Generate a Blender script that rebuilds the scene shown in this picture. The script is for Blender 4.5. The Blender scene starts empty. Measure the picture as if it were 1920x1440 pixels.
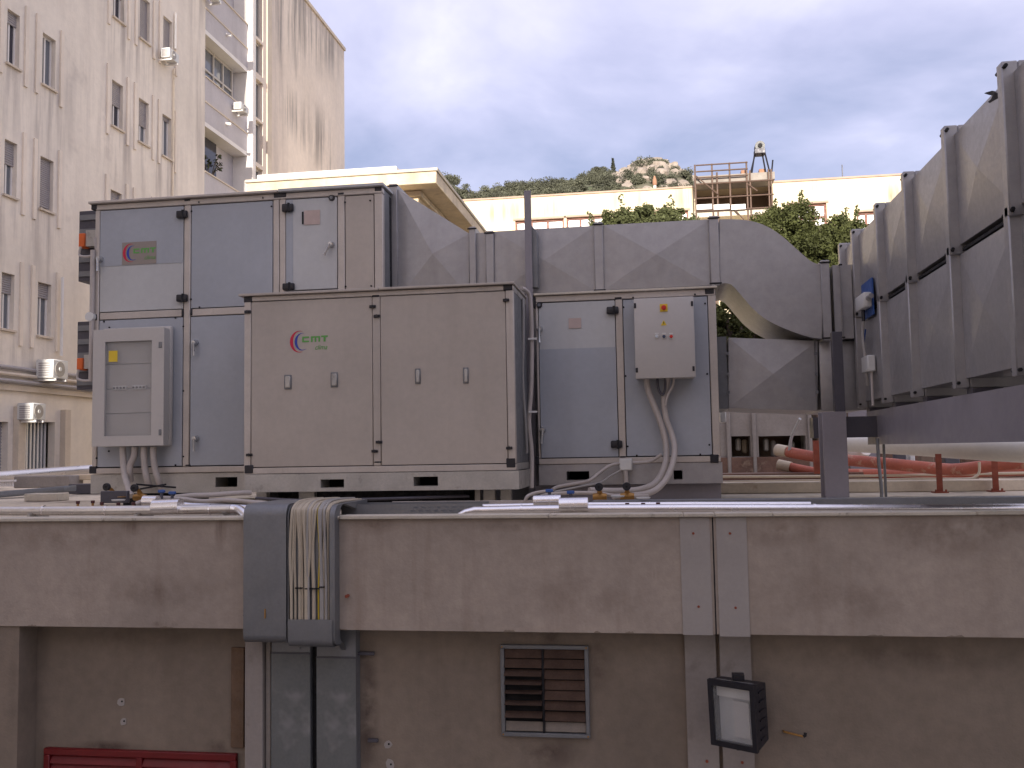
import bpy, bmesh, math, random
from mathutils import Vector, Matrix, noise as mnoise

random.seed(7)
scene = bpy.context.scene
COL = scene.collection
rad = math.radians

# ------------------------------------------------------------------ camera
H = 0.46                      # eye height above the roof (roof = Z 0)
FPX = 1750.0                  # focal length in pixels of a 1920 wide frame
YAW, PITCH, ROLL = rad(8.68), rad(4.12), 0.0178
fwd = Vector((-math.sin(YAW) * math.cos(PITCH), math.cos(YAW) * math.cos(PITCH), math.sin(PITCH)))
r0 = Vector((math.cos(YAW), math.sin(YAW), 0))
u0 = r0.cross(fwd)
rgt = r0 * math.cos(ROLL) - u0 * math.sin(ROLL)
upv = u0 * math.cos(ROLL) + r0 * math.sin(ROLL)
EYE = Vector((0, 0, H))
cam_data = bpy.data.cameras.new('camera')
cam = bpy.data.objects.new('camera', cam_data)
COL.objects.link(cam)
cam_data.sensor_width = 36.0
cam_data.lens = FPX / 1920.0 * 36.0
cam_data.clip_start = 0.05
cam_data.clip_end = 6000
M = Matrix((rgt, upv, -fwd)).transposed().to_4x4()
M.translation = EYE
cam.matrix_world = M
scene.camera = cam

# ------------------------------------------------------------------ sky, sun, exposure
SUN_EL, SUN_AZ = rad(17), rad(2.0)      # sun behind the viewer, a touch to the right
to_sun = Vector((math.sin(SUN_AZ) * math.cos(SUN_EL), -math.cos(SUN_AZ) * math.cos(SUN_EL), math.sin(SUN_EL)))
world = bpy.data.worlds.new('World')
scene.world = world
world.use_nodes = True
wn, wl = world.node_tree.nodes, world.node_tree.links
wn.clear()
def N(t, **kw):
    n = wn.new(t)
    for k, v in kw.items():
        setattr(n, k, v)
    return n
sky = N('ShaderNodeTexSky', sky_type='NISHITA', sun_disc=False, sun_elevation=SUN_EL,
        sun_rotation=math.atan2(to_sun.x, to_sun.y), air_density=1.0, dust_density=1.5, ozone_density=1.5)
tc = N('ShaderNodeTexCoord')
sep = N('ShaderNodeSeparateXYZ'); wl.new(tc.outputs['Generated'], sep.inputs[0])
def wmath(op, a, b=None, clamp=False):
    n = N('ShaderNodeMath', operation=op, use_clamp=clamp)
    for i, x in enumerate((a, b)):
        if x is None: continue
        if isinstance(x, (int, float)): n.inputs[i].default_value = x
        else: wl.new(x, n.inputs[i])
    return n.outputs[0]
zz = wmath('ADD', wmath('MAXIMUM', sep.outputs[2], 0.0), 0.22)
comb = N('ShaderNodeCombineXYZ')
wl.new(wmath('DIVIDE', sep.outputs[0], zz), comb.inputs[0])
wl.new(wmath('DIVIDE', sep.outputs[1], zz), comb.inputs[1])
def wnoise(scale, detail, rough, offs, dist=0.0):
    mp = N('ShaderNodeMapping'); mp.inputs['Location'].default_value = offs
    mp.inputs['Scale'].default_value = (1.0, 1.0, 1.0)
    wl.new(comb.outputs[0], mp.inputs[0])
    n = N('ShaderNodeTexNoise'); n.inputs['Scale'].default_value = scale
    n.inputs['Detail'].default_value = detail; n.inputs['Roughness'].default_value = rough
    n.inputs['Distortion'].default_value = dist
    wl.new(mp.outputs[0], n.inputs['Vector'])
    return n.outputs[0]
def wramp(inp, stops):
    n = N('ShaderNodeValToRGB'); e = n.color_ramp.elements
    while len(e) < len(stops): e.new(0.5)
    for i, (p, c) in enumerate(stops):
        e[i].position = p; e[i].color = (*c, 1)
    wl.new(inp, n.inputs[0]); return n.outputs[0]
n1 = wnoise(0.95, 6, 0.52, (12.3656, 0.7471, 0), 0.25)
n2 = wnoise(2.6, 7, 0.55, (2.4543, -2.9564, 0), 0.3)
mixn = wmath('ADD', wmath('MULTIPLY', n1, 0.72), wmath('MULTIPLY', n2, 0.28))
CB = 10.0                       # the clouds' radiance is divided by the background strength
cloud = wramp(mixn, [(0.34, (.023, .0240, .037)), (0.46, (.0435, .0415, .0565)), (0.54, (.060, .0565, .069)), (0.64, (.088, .084, .090))])
sc = N('ShaderNodeVectorMath', operation='SCALE'); wl.new(cloud, sc.inputs[0]); sc.inputs['Scale'].default_value = CB * 11.2
mx = N('ShaderNodeMix', data_type='RGBA'); mx.inputs[0].default_value = 0.70
wl.new(sky.outputs[0], mx.inputs[6]); wl.new(sc.outputs[0], mx.inputs[7])
bg = N('ShaderNodeBackground'); bg.inputs['Strength'].default_value = 0.1
wl.new(mx.outputs[2], bg.inputs[0])
out = N('ShaderNodeOutputWorld'); wl.new(bg.outputs[0], out.inputs[0])

sun_d = bpy.data.lights.new('sun', 'SUN')
sun_d.energy = 4.5; sun_d.angle = rad(0.5); sun_d.color = (1.0, 0.93, 0.82)
sun = bpy.data.objects.new('sun', sun_d); COL.objects.link(sun)
sun.rotation_euler = (-to_sun).to_track_quat('-Z', 'Y').to_euler()
sun.location = (0, -20, 30)
vs = scene.view_settings
vs.view_transform = 'Standard'; vs.look = 'None'; vs.gamma = 1.0; vs.use_curve_mapping = False
vs.exposure = 0.74
scene.cycles.max_bounces = 5; scene.cycles.diffuse_bounces = 3; scene.cycles.glossy_bounces = 3
scene.cycles.use_denoising = True

# ------------------------------------------------------------------ pixel -> place helpers
def ray(px, py):
    return fwd * FPX + rgt * (px - 960.0) + upv * (720.0 - py)
def atY(px, py, Y):
    d = ray(px, py); return EYE + d * (Y / d.y)
def atX(px, py, X):
    d = ray(px, py); return EYE + d * (X / d.x)
def atZ(px, py, Z):
    d = ray(px, py); return EYE + d * ((Z - H) / d.z)
def R(x0, y0, x1, y1, Y):
    a, b = atY(x0, y0, Y), atY(x1, y1, Y)
    return min(a.x, b.x), max(a.x, b.x), min(a.z, b.z), max(a.z, b.z)

# ------------------------------------------------------------------ materials
MATS = {}
def mat(name, col, rough=0.6, metal=0.0, var=0.10, scale=2.5, bump=0.0, bscale=80.0, streak=None, spots=None,
        spec=0.5, blots=(), org=None):
    """procedural material in metres: broad colour variation, optional vertical streaks, spots and fine relief"""
    if name in MATS: return MATS[name]
    m = bpy.data.materials.new(name); m.use_nodes = True
    nt = m.node_tree; ns, lk = nt.nodes, nt.links
    b = ns['Principled BSDF']
    b.inputs['Roughness'].default_value = rough; b.inputs['Metallic'].default_value = metal
    b.inputs['Specular IOR Level'].default_value = spec
    t = ns.new('ShaderNodeTexCoord')
    def nz(sc, det, rg, mscale=(1, 1, 1), loc=(0, 0, 0)):
        mp = ns.new('ShaderNodeMapping'); mp.inputs['Scale'].default_value = mscale; mp.inputs['Location'].default_value = loc
        lk.new(t.outputs['Object'], mp.inputs[0])
        n = ns.new('ShaderNodeTexNoise'); n.inputs['Scale'].default_value = sc
        n.inputs['Detail'].default_value = det; n.inputs['Roughness'].default_value = rg
        lk.new(mp.outputs[0], n.inputs['Vector']); return n.outputs[0]
    def rng(inp, a, c, lo, hi):
        r = ns.new('ShaderNodeMapRange'); r.clamp = True
        for i, v in zip((1, 2, 3, 4), (a, c, lo, hi)): r.inputs[i].default_value = v
        lk.new(inp, r.inputs[0]); return r.outputs[0]
    def mul(colsock, facsock):
        x = ns.new('ShaderNodeVectorMath'); x.operation = 'SCALE'
        lk.new(colsock, x.inputs[0]); lk.new(facsock, x.inputs['Scale']); return x.outputs[0]
    def mixc(fac, a, c):
        x = ns.new('ShaderNodeMix'); x.data_type = 'RGBA'
        lk.new(fac, x.inputs[0]); lk.new(a, x.inputs[6]); x.inputs[7].default_value = (*c, 1); return x.outputs[2]
    rgb = ns.new('ShaderNodeRGB'); rgb.outputs[0].default_value = (*col, 1)
    c = rgb.outputs[0]
    if var:
        c = mul(c, rng(nz(scale, 4, 0.6), 0.3, 0.7, 1 - var, 1 + var))
        c = mul(c, rng(nz(scale * 14, 3, 0.6, loc=(5, 3, 1)), 0.3, 0.7, 1 - var * .5, 1 + var * .5))
    if streak:                      # (colour, amount, threshold, xscale)
        scol, amt, th, xs = streak
        f = rng(nz(1.0, 5, 0.62, (xs, xs, xs * 0.07)), th, th + 0.22, 0, amt)
        g = rng(nz(0.35, 3, 0.5, loc=(2, 9, 4)), 0.36, 0.6, 0.25, 1)
        x = ns.new('ShaderNodeMath'); x.operation = 'MULTIPLY'; lk.new(f, x.inputs[0]); lk.new(g, x.inputs[1])
        c = mixc(x.outputs[0], c, scol)
    if spots:                       # (colour, amount, threshold, scale)
        scol, amt, th, ss = spots
        c = mixc(rng(nz(ss, 4, 0.65, loc=(1, 7, 2)), th, th + 0.08, 0, amt), c, scol)
    for (cen, rad3, bcol, amt, mode) in blots:      # shaped stains at given places (world metres, relative to org)
        sb_ = ns.new('ShaderNodeVectorMath'); sb_.operation = 'SUBTRACT'; lk.new(t.outputs['Object'], sb_.inputs[0])
        sb_.inputs[1].default_value = tuple(Vector(cen) - Vector(org))
        dv = ns.new('ShaderNodeVectorMath'); dv.operation = 'DIVIDE'; lk.new(sb_.outputs[0], dv.inputs[0]); dv.inputs[1].default_value = rad3
        ln = ns.new('ShaderNodeVectorMath'); ln.operation = 'LENGTH'; lk.new(dv.outputs[0], ln.inputs[0])
        msc = {'run': (4.5, 4.5, .35), 'run_far': (1.6, 1.6, .10), 'soft': (3, 3, 3)}[mode]
        f = rng(ln.outputs['Value'], 1.0, 0.15, 0, 1); g = rng(nz(1.6, 5, .65, msc, loc=(3, 1, 6)), .36 if mode == 'soft' else .44, .62, 0, amt)
        x = ns.new('ShaderNodeMath'); x.operation = 'MULTIPLY'; lk.new(f, x.inputs[0]); lk.new(g, x.inputs[1])
        c = mixc(x.outputs[0], c, bcol)
    lk.new(c, b.inputs['Base Color'])
    rr = rng(nz(scale * 3, 2, 0.6, loc=(8, 8, 8)), 0.3, 0.7, max(0.03, rough * 0.8), min(1, rough * 1.2))
    lk.new(rr, b.inputs['Roughness'])
    if bump:
        bp = ns.new('ShaderNodeBump'); bp.inputs['Strength'].default_value = 1.0; bp.inputs['Distance'].default_value = bump
        lk.new(nz(bscale, 2, 0.6), bp.inputs['Height']); lk.new(bp.outputs[0], b.inputs['Normal'])
    MATS[name] = m
    return m
def glass_mat(name, col, rough=0.05, alpha=1.0):
    if name in MATS: return MATS[name]
    m = bpy.data.materials.new(name); m.use_nodes = True
    b = m.node_tree.nodes['Principled BSDF']
    b.inputs['Base Color'].default_value = (*col, 1); b.inputs['Roughness'].default_value = rough
    b.inputs['Alpha'].default_value = alpha
    MATS[name] = m; return m

mat('film_blue', (.365, .382, .415), .42, 0, .06, 1.6, .0012, 7, streak=((.27, .275, .29), .35, .52, 5))
mat('sheet_pale', (.485, .485, .48), .42, 0, .06, 1.6, .0010, 7, streak=((.34, .32, .31), .40, .52, 5))
mat('sheet_cream', (.45, .395, .342), .45, 0, .08, 1.4, .0012, 6, streak=((.30, .25, .21), .40, .52, 4.5))
mat('alu_profile', (.51, .455, .405), .42, .15, .08, 4, streak=((.28, .23, .19), .5, .56, 14))
mat('cabinet_grey', (.50, .47, .44), .4, 0, .04, 2)
mat('cabinet_inner', (.33, .30, .27), .5, 0, .08, 6)
mat('black_plastic', (.012, .011, .016), .45, 0, .1, 8)
mat('gasket', (.010, .009, .011), .8, 0, .1, 8)
mat('galv', (.385, .372, .375), .44, .60, .07, 12.0, .0004, 9, streak=((.26, .25, .25), .32, .52, 5))
mat('galv_skid', (.46, .435, .395), .5, .3, .12, 5, .0006, 60, spots=((.22, .19, .17), .5, .60, 6))
mat('galv_blue', (.195, .198, .205), .48, .3, .10, 4, .0004, 60)
mat('steel_paint', (.24, .22, .24), .5, 0, .07, 3, .0004, 40)
mat('steel_dark', (.075, .070, .085), .5, .1, .1, 4)
mat('chrome', (.86, .84, .85), .24, 1.0, .04, 5, .0008, 14)
mat('chrome_dull', (.74, .71, .68), .32, 1.0, .08, 4, .0015, 10)
mat('silver_handle', (.55, .55, .55), .3, .9, .05, 8)
mat('conduit', (.45, .40, .365), .5, 0, .08, 6)
mat('cable_beige', (.50, .43, .33), .5, 0, .10, 10)
mat('cable_grey', (.36, .34, .32), .5, 0, .10, 10)
mat('cable_yellow', (.62, .46, .03), .5, 0, .06, 10)
mat('coping', (.56, .50, .41), .75, 0, .12, 5, .0008, 50, spots=((.20, .16, .12), .6, .62, 9))
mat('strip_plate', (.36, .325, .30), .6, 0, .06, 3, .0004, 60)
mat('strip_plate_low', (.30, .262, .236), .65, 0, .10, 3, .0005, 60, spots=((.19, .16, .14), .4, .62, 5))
mat('red_paint', (.15, .004, .006), .45, 0, .12, 5)
mat('wood', (.15, .092, .055), .8, 0, .2, 5, .0015, 40, streak=((.08, .05, .03), .6, .5, 30))
mat('concrete', (.30, .265, .235), .9, 0, .13, 2, .0025, 45, streak=((.16, .13, .11), .5, .52, 6))
mat('vent_slat', (.085, .055, .042), .95, 0, .22, 8, .0005, 60, spec=.1)
mat('vent_slat_pale', (.22, .185, .155), .7, 0, .14, 8)
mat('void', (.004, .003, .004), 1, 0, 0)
mat('metal_smudge', (.15, .155, .15), .6, .1, .14, 3, .0005, 40, spots=((.27, .265, .26), .75, .575, 1.7))
mat('roof_bitumen', (.58, .50, .39), .9, 0, .22, 1.2, .004, 30, spots=((.17, .115, .085), .75, .56, 1.3))
mat('pipe_white', (.80, .76, .68), .5, 0, .07, 2, .001, 20)
mat('pipe_red', (.45, .125, .075), .6, 0, .16, 4, .001, 30, spots=((.60, .40, .28), .6, .60, 6))
mat('rust_shade_brown', (.15, .085, .06), .9, 0, .3, 2.5, .002, 30, spots=((.36, .27, .19), .7, .60, 3))  # brown for rust and stains, also for the kerb's painted shadow gaps
mat('deck_cream', (.62, .53, .41), .85, 0, .14, 1.6, .002, 30, spots=((.30, .17, .10), .8, .60, 2.2))
mat('rust_red', (.26, .06, .03), .7, 0, .22, 12, .001, 60)
mat('cream_paint', (.60, .50, .36), .6, 0, .10, 4)
mat('valve_red', (.075, .018, .018), .5, 0, .1, 8)
mat('brass', (.40, .22, .07), .4, .7, .12, 10)
mat('blue_plastic', (.03, .09, .30), .45, 0, .06, 8)
mat('white_plastic', (.66, .65, .62), .45, 0, .05, 6)
mat('orange', (.70, .13, .02), .5, 0, .06, 8)
mat('yellow_sticker', (.72, .50, .03), .5, 0, .05, 8)
mat('paper', (.50, .39, .35), .7, 0, .1, 8)
mat('logo_red', (.55, .01, .05), .5, 0, 0)
mat('logo_blue', (.02, .05, .35), .5, 0, 0)
mat('logo_green', (.12, .36, .08), .5, 0, 0)
mat('logo_plate', (.29, .245, .215), .5, 0, .05, 4)
mat('sticker_red', (.62, .03, .02), .4, 0, 0)
mat('lamp_pale', (.62, .66, .68), .3, 0, 0)
mat('lamp_dark', (.03, .05, .10), .3, 0, 0)
mat('facade_plain', (.80, .70, .59), .9, 0, .08, .35)
mat('facade_grey', (.52, .485, .49), .9, 0, .08, .8, .004, 14, streak=((.30, .27, .27), .4, .54, 2))
mat('facade_trim', (.64, .545, .44), .9, 0, .10, 1.5)
mat('facade_white', (.80, .76, .72), .85, 0, .05, 2)
mat('shutter', (.36, .33, .33), .6, 0, .06, 4)
mat('shutter_frame', (.55, .50, .44), .6, 0, .06, 4)
mat('curtain', (.45, .43, .43), .8, 0, .1, 5)
glass_mat('glass_dark', (.045, .045, .06), .06)
glass_mat('glass_mid', (.16, .17, .19), .08)
glass_mat('glass_clear', (.85, .86, .86), .04, .12)
mat('ochre_wall', (.70, .56, .36), .9, 0, .10, .6, .004, 12, streak=((.44, .32, .17), .4, .55, 1.5))
mat('ochre_trim', (.68, .56, .40), .85, 0, .16, .9, .004, 14, streak=((.36, .28, .20), .75, .50, 2.2))
mat('cornice_line', (.42, .31, .24), .8, 0, .1, 1)
mat('window_red', (.20, .07, .045), .6, 0, .1, 3)
mat('pane_white', (.70, .68, .66), .25, 0, .05, 2)
mat('loggia', (.20, .14, .10), .9, 0, .2, 1, .004, 12)
mat('scaffold', (.14, .09, .068), .6, .3, .15, 4)
mat('brick_orange', (.34, .18, .11), .8, 0, .12, 3)
mat('leaf', (.070, .078, .026), .75, 0, .45, 1.4, spec=.2)
mat('leaf_grey', (.085, .094, .040), .75, 0, .40, 1.2, spec=.2)
mat('leaf_far', (.088, .090, .060), .9, 0, .50, .10)
mat('leaf_far_dark', (.050, .055, .040), .7, 0, .3, .2)
mat('bark', (.10, .075, .055), .9, 0, .2, 6, .006, 20)
mat('hill_soil', (.16, .145, .10), 1, 0, .35, .05, .3, .4, spots=((.06, .08, .03), .8, .5, .12))
mat('rock', (.30, .25, .21), .95, 0, .28, .35, .25, .9, spots=((.13, .13, .08), .6, .60, .22))
mat('ground_mat', (.12, .11, .10), .95, 0, .2, .2)
mat('feather_dark', (.035, .035, .045), .6, 0, .2, 20)
mat('feather_grey', (.16, .17, .20), .6, 0, .15, 15)

# ------------------------------------------------------------------ object helpers
ORG = {}
class MB:
    """collects shapes in world metres; build() links them as ONE mesh object"""
    def __init__(s): s.v = []; s.f = []
    def add(s, vs, fs):
        o = len(s.v); s.v += [tuple(v) for v in vs]; s.f += [tuple(i + o for i in f) for f in fs]; return s
    def box(s, x0, x1, y0, y1, z0, z1):
        return s.add([(x0, y0, z0), (x1, y0, z0), (x1, y1, z0), (x0, y1, z0), (x0, y0, z1), (x1, y0, z1), (x1, y1, z1), (x0, y1, z1)],
                     [(0, 3, 2, 1), (4, 5, 6, 7), (0, 1, 5, 4), (1, 2, 6, 5), (2, 3, 7, 6), (3, 0, 4, 7)])
    def obox(s, c, ax, ay, az):          # half axes
        c, ax, ay, az = map(Vector, (c, ax, ay, az))
        p = [c + ax * i + ay * j + az * k for k in (-1, 1) for i, j in ((-1, -1), (1, -1), (1, 1), (-1, 1))]
        return s.add(p, [(0, 3, 2, 1), (4, 5, 6, 7), (0, 1, 5, 4), (1, 2, 6, 5), (2, 3, 7, 6), (3, 0, 4, 7)])
    def prism(s, poly, y0, y1):          # poly of (x,z), extruded along Y
        n = len(poly)
        return s.add([(x, y0, z) for x, z in poly] + [(x, y1, z) for x, z in poly],
                     [tuple(range(n)), tuple(range(2 * n - 1, n - 1, -1))] + [(i, i + n, (i + 1) % n + n, (i + 1) % n) for i in range(n)])
    def prismx(s, poly, x0, x1):         # poly of (y,z), extruded along X
        n = len(poly)
        return s.add([(x0, y, z) for y, z in poly] + [(x1, y, z) for y, z in poly],
                     [tuple(range(n)), tuple(range(2 * n - 1, n - 1, -1))] + [(i, i + n, (i + 1) % n + n, (i + 1) % n) for i in range(n)])
    def strip(s, A, B):                  # two point rows -> quads
        n = len(A)
        return s.add(list(A) + list(B), [(i, i + 1, n + i + 1, n + i) for i in range(n - 1)])
    def tube(s, pts, r, n=10, caps=True):
        pts = [Vector(p) for p in pts]
        rs = r if isinstance(r, (list, tuple)) else [r] * len(pts)
        rows = []; prev = None
        for i, p in enumerate(pts):
            t = (pts[min(i + 1, len(pts) - 1)] - pts[max(i - 1, 0)]).normalized()
            if prev is None:
                a = t.cross(Vector((0, 0, 1)))
                if a.length < 0.1: a = t.cross(Vector((0, 1, 0)))
                a.normalize()
            else:
                a = prev - t * prev.dot(t); a.normalize()
            prev = a; b = t.cross(a)
            rows.append([p + (a * math.cos(2 * math.pi * k / n) + b * math.sin(2 * math.pi * k / n)) * rs[i] for k in range(n)])
        o = len(s.v)
        for row in rows: s.v += [tuple(q) for q in row]
        for i in range(len(rows) - 1):
            for k in range(n):
                s.f.append((o + i * n + k, o + i * n + (k + 1) % n, o + (i + 1) * n + (k + 1) % n, o + (i + 1) * n + k))
        if caps:
            s.f.append(tuple(o + k for k in reversed(range(n)))); e = o + (len(rows) - 1) * n
            s.f.append(tuple(e + k for k in range(n)))
        return s
    def frame(s, x0, x1, z0, z1, w, y0, y1):    # picture frame in the XZ plane
        s.box(x0, x1, y0, y1, z1 - w, z1); s.box(x0, x1, y0, y1, z0, z0 + w)
        s.box(x0, x0 + w, y0, y1, z0 + w, z1 - w); s.box(x1 - w, x1, y0, y1, z0 + w, z1 - w); return s
    def build(s, name, m, parent=None, bev=0.0, smooth=True, label=None, cat=None, group=None, kind=None, seg=1):
        if parent is None:
            xs = [v[0] for v in s.v]; ys = [v[1] for v in s.v]; zs = [v[2] for v in s.v]
            org = Vector(((min(xs) + max(xs)) / 2, (min(ys) + max(ys)) / 2, min(zs)))
        else: org = ORG[parent.name]
        me = bpy.data.meshes.new(name)
        me.from_pydata([(v[0] - org.x, v[1] - org.y, v[2] - org.z) for v in s.v], [], s.f)
        bm = bmesh.new(); bm.from_mesh(me)
        bmesh.ops.recalc_face_normals(bm, faces=bm.faces)
        if bev > 0:
            es = [e for e in bm.edges if len(e.link_faces) == 2 and e.calc_face_angle(0) > 0.5]
            bmesh.ops.bevel(bm, geom=es, offset=bev, segments=seg, affect='EDGES', profile=0.5, clamp_overlap=True)
        bm.to_mesh(me); bm.free()
        if smooth:
            me.polygons.foreach_set('use_smooth', [True] * len(me.polygons))
            me.set_sharp_from_angle(angle=rad(38))
        me.materials.append(MATS[m] if isinstance(m, str) else m)
        o = bpy.data.objects.new(name, me); COL.objects.link(o)
        ORG[o.name] = org
        if parent is None: o.location = org
        else: o.parent = parent
        tag(o, label, cat, group, kind); return o
def tag(o, label=None, cat=None, group=None, kind=None):
    if label: o['label'] = label
    if cat: o['category'] = cat
    if group: o['group'] = group
    if kind: o['kind'] = kind
    elif cat: o['kind'] = 'thing'
    return o
def thing(name, label, cat, loc, group=None):
    o = bpy.data.objects.new(name, None); COL.objects.link(o)
    o.location = loc; o.empty_display_size = 0.1; ORG[o.name] = Vector(loc)
    return tag(o, label, cat, group)
def smoothpath(pts, k=5):
    pts = [Vector(p) for p in pts]; out = []
    for i in range(len(pts) - 1):
        p0 = pts[max(i - 1, 0)]; p1 = pts[i]; p2 = pts[i + 1]; p3 = pts[min(i + 2, len(pts) - 1)]
        for j in range(k):
            t = j / k
            out.append(0.5 * ((2 * p1) + (p2 - p0) * t + (2 * p0 - 5 * p1 + 4 * p2 - p3) * t * t + (3 * p1 - p0 - 3 * p2 + p3) * t ** 3))
    out.append(pts[-1]); return out
def pathY(pxs, Y):
    """pixels -> points on the plane(s) Y (one value or a list)"""
    ys = Y if isinstance(Y, (list, tuple)) else [Y] * len(pxs)
    return [atY(a, b, y) for (a, b), y in zip(pxs, ys)]
def disc(mb, c, r, d, n=14, axis='Y'):
    c = Vector(c); a = {'Y': Vector((0, 1, 0)), 'X': Vector((1, 0, 0)), 'Z': Vector((0, 0, 1))}[axis]
    return mb.tube([c, c + a * d], r, n)
_txt = {}
def text_poly(body, shear=0.0):
    key = (body, shear)
    if key not in _txt:
        cu = bpy.data.curves.new('t', 'FONT'); cu.body = body; cu.size = 1; cu.shear = shear; cu.resolution_u = 3
        ob = bpy.data.objects.new('t', cu); COL.objects.link(ob)
        dg = bpy.context.evaluated_depsgraph_get()
        me = ob.evaluated_get(dg).to_mesh()
        vs = [v.co.copy() for v in me.vertices]; fs = [tuple(p.vertices) for p in me.polygons]
        ob.evaluated_get(dg).to_mesh_clear()
        COL.objects.unlink(ob); bpy.data.objects.remove(ob); bpy.data.curves.remove(cu)
        _txt[key] = (vs, fs)
    return _txt[key]
def text_on(mb, body, x0, x1, z0, z1, Y, shear=0.0):
    vs, fs = text_poly(body, shear)
    ax = min(v.x for v in vs); bx = max(v.x for v in vs); az = min(v.y for v in vs); bz = max(v.y for v in vs)
    return mb.add([(x0 + (v.x - ax) / (bx - ax) * (x1 - x0), Y, z0 + (v.y - az) / (bz - az) * (z1 - z0)) for v in vs], fs)

# ================================================================== LARGE STRUCTURE
GZ = -8.0
MB().add([(-2500, -1200, GZ), (2500, -1200, GZ), (2500, 3500, GZ), (-2500, 3500, GZ)], [(0, 1, 2, 3)]).build('ground', 'ground_mat', kind='structure')

# ---- hill with its wood and rocky top
crest_px = [(640, 352), (760, 350), (850, 354), (885, 382), (905, 378), (960, 366), (1030, 360), (1080, 352), (1130, 344), (1160, 338),
            (1190, 322), (1215, 317), (1245, 319), (1275, 333), (1305, 352), (1360, 372), (1450, 392), (1700, 420), (2000, 430)]
HY = 210.0
crest = [atY(a, b + (10 if a < 1150 else 9), HY) for a, b in crest_px]
def crest_z(x):
    for p, q in zip(crest, crest[1:]):
        if p.x <= x <= q.x: return p.z + (q.z - p.z) * (x - p.x) / (q.x - p.x)
    return crest[0].z if x < crest[0].x else crest[-1].z
def hill_z(x, y):
    t = (y - 90.0) / (HY - 90.0)
    e = (math.sin(max(0, min(1, t)) * math.pi / 2)) ** 1.15 if t <= 1 else max(0, 1 - (t - 1) * 1.1)
    n = mnoise.fractal(Vector((x * .05, y * .05, 0)), 1.0, 2.0, 4) * 1.6
    return GZ - 1 + (crest_z(x * HY / max(y, 100)) - GZ) * e + n * e * (1 if t < .9 else .5)
mb = MB(); NX, NYY = 90, 40; x0h, x1h = -150.0, 170.0
for j in range(NYY + 1):
    for i in range(NX + 1):
        x = x0h + (x1h - x0h) * i / NX; y = 90 + 240 * j / NYY
        mb.v.append((x, y, hill_z(x, y)))
for j in range(NYY):
    for i in range(NX):
        a = j * (NX + 1) + i; mb.f.append((a, a + 1, a + NX + 2, a + NX + 1))
mb.build('hill', 'hill_soil', kind='structure')

def leaf_quad(mb, c, s, rnd):
    d = Vector((rnd.gauss(0, 1), rnd.gauss(0, 1), rnd.gauss(0, 1))).normalized()
    a = d.orthogonal().normalized(); b = d.cross(a)
    t = rnd.random() * 6.283; a, b = a * math.cos(t) + b * math.sin(t), b * math.cos(t) - a * math.sin(t)
    a = a * s; b = b * s * 0.55
    o = len(mb.v); mb.v += [tuple(c - a), tuple(c + b - a * .1), tuple(c + a), tuple(c - b - a * .1)]
    mb.f.append((o, o + 1, o + 2, o + 3))
def clump(mb, c, rx, ry, rz, n, s, rnd):
    for _ in range(n):
        d = Vector((rnd.gauss(0, 1), rnd.gauss(0, 1), rnd.gauss(0, 1))).normalized()
        k = rnd.random() ** 0.45
        leaf_quad(mb, Vector((c[0] + d.x * rx * k, c[1] + d.y * ry * k, c[2] + d.z * rz * k)), s * rnd.uniform(.6, 1.3), rnd)
rnd = random.Random(11)
mb = MB()
for k in range(1080):
    px = rnd.uniform(820, 1330) if k < 820 else rnd.choice((rnd.uniform(640, 820), rnd.uniform(1330, 1950), rnd.uniform(1330, 1950))); t = rnd.random() ** 0.7
    y = 110 + (HY - 104) * t
    x = (px - 1227) / 1750.0 * y
    if 1156 < px < 1316 and t > .66: continue
    z = hill_z(x, y); r = rnd.uniform(.9, 2.0) * (0.6 + .5 * t)
    for q in range(rnd.randint(2, 4)):
        clump(mb, (x + rnd.uniform(-1, 1) * r * .7, y + rnd.uniform(-1, 1) * r * .5, z + r * rnd.uniform(.25, .8)), r * .62, r * .62, r * .5, 110, .17, rnd)
for px in (700, 760, 842, 862, 905, 925, 962, 985, 1005, 1040, 1052, 1090, 1108, 1138, 1158):
    y = HY - rnd.uniform(4, 14); x = (px + rnd.uniform(-6, 6) - 1227) / 1750.0 * y; z = hill_z(x, y); r = rnd.uniform(1.7, 2.9)
    for q in range(rnd.randint(5, 8)):
        clump(mb, (x + rnd.uniform(-1, 1) * r * .75, y + rnd.uniform(-1, 1) * r * .5, z + r * rnd.uniform(.35, 1.0)), r * .42, r * .42, r * .32, 110, .17, rnd)
mb.build('hillside_wood', 'leaf_far', label='green scrub and trees covering the far hill', cat='wood', kind='stuff', smooth=False)
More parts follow.
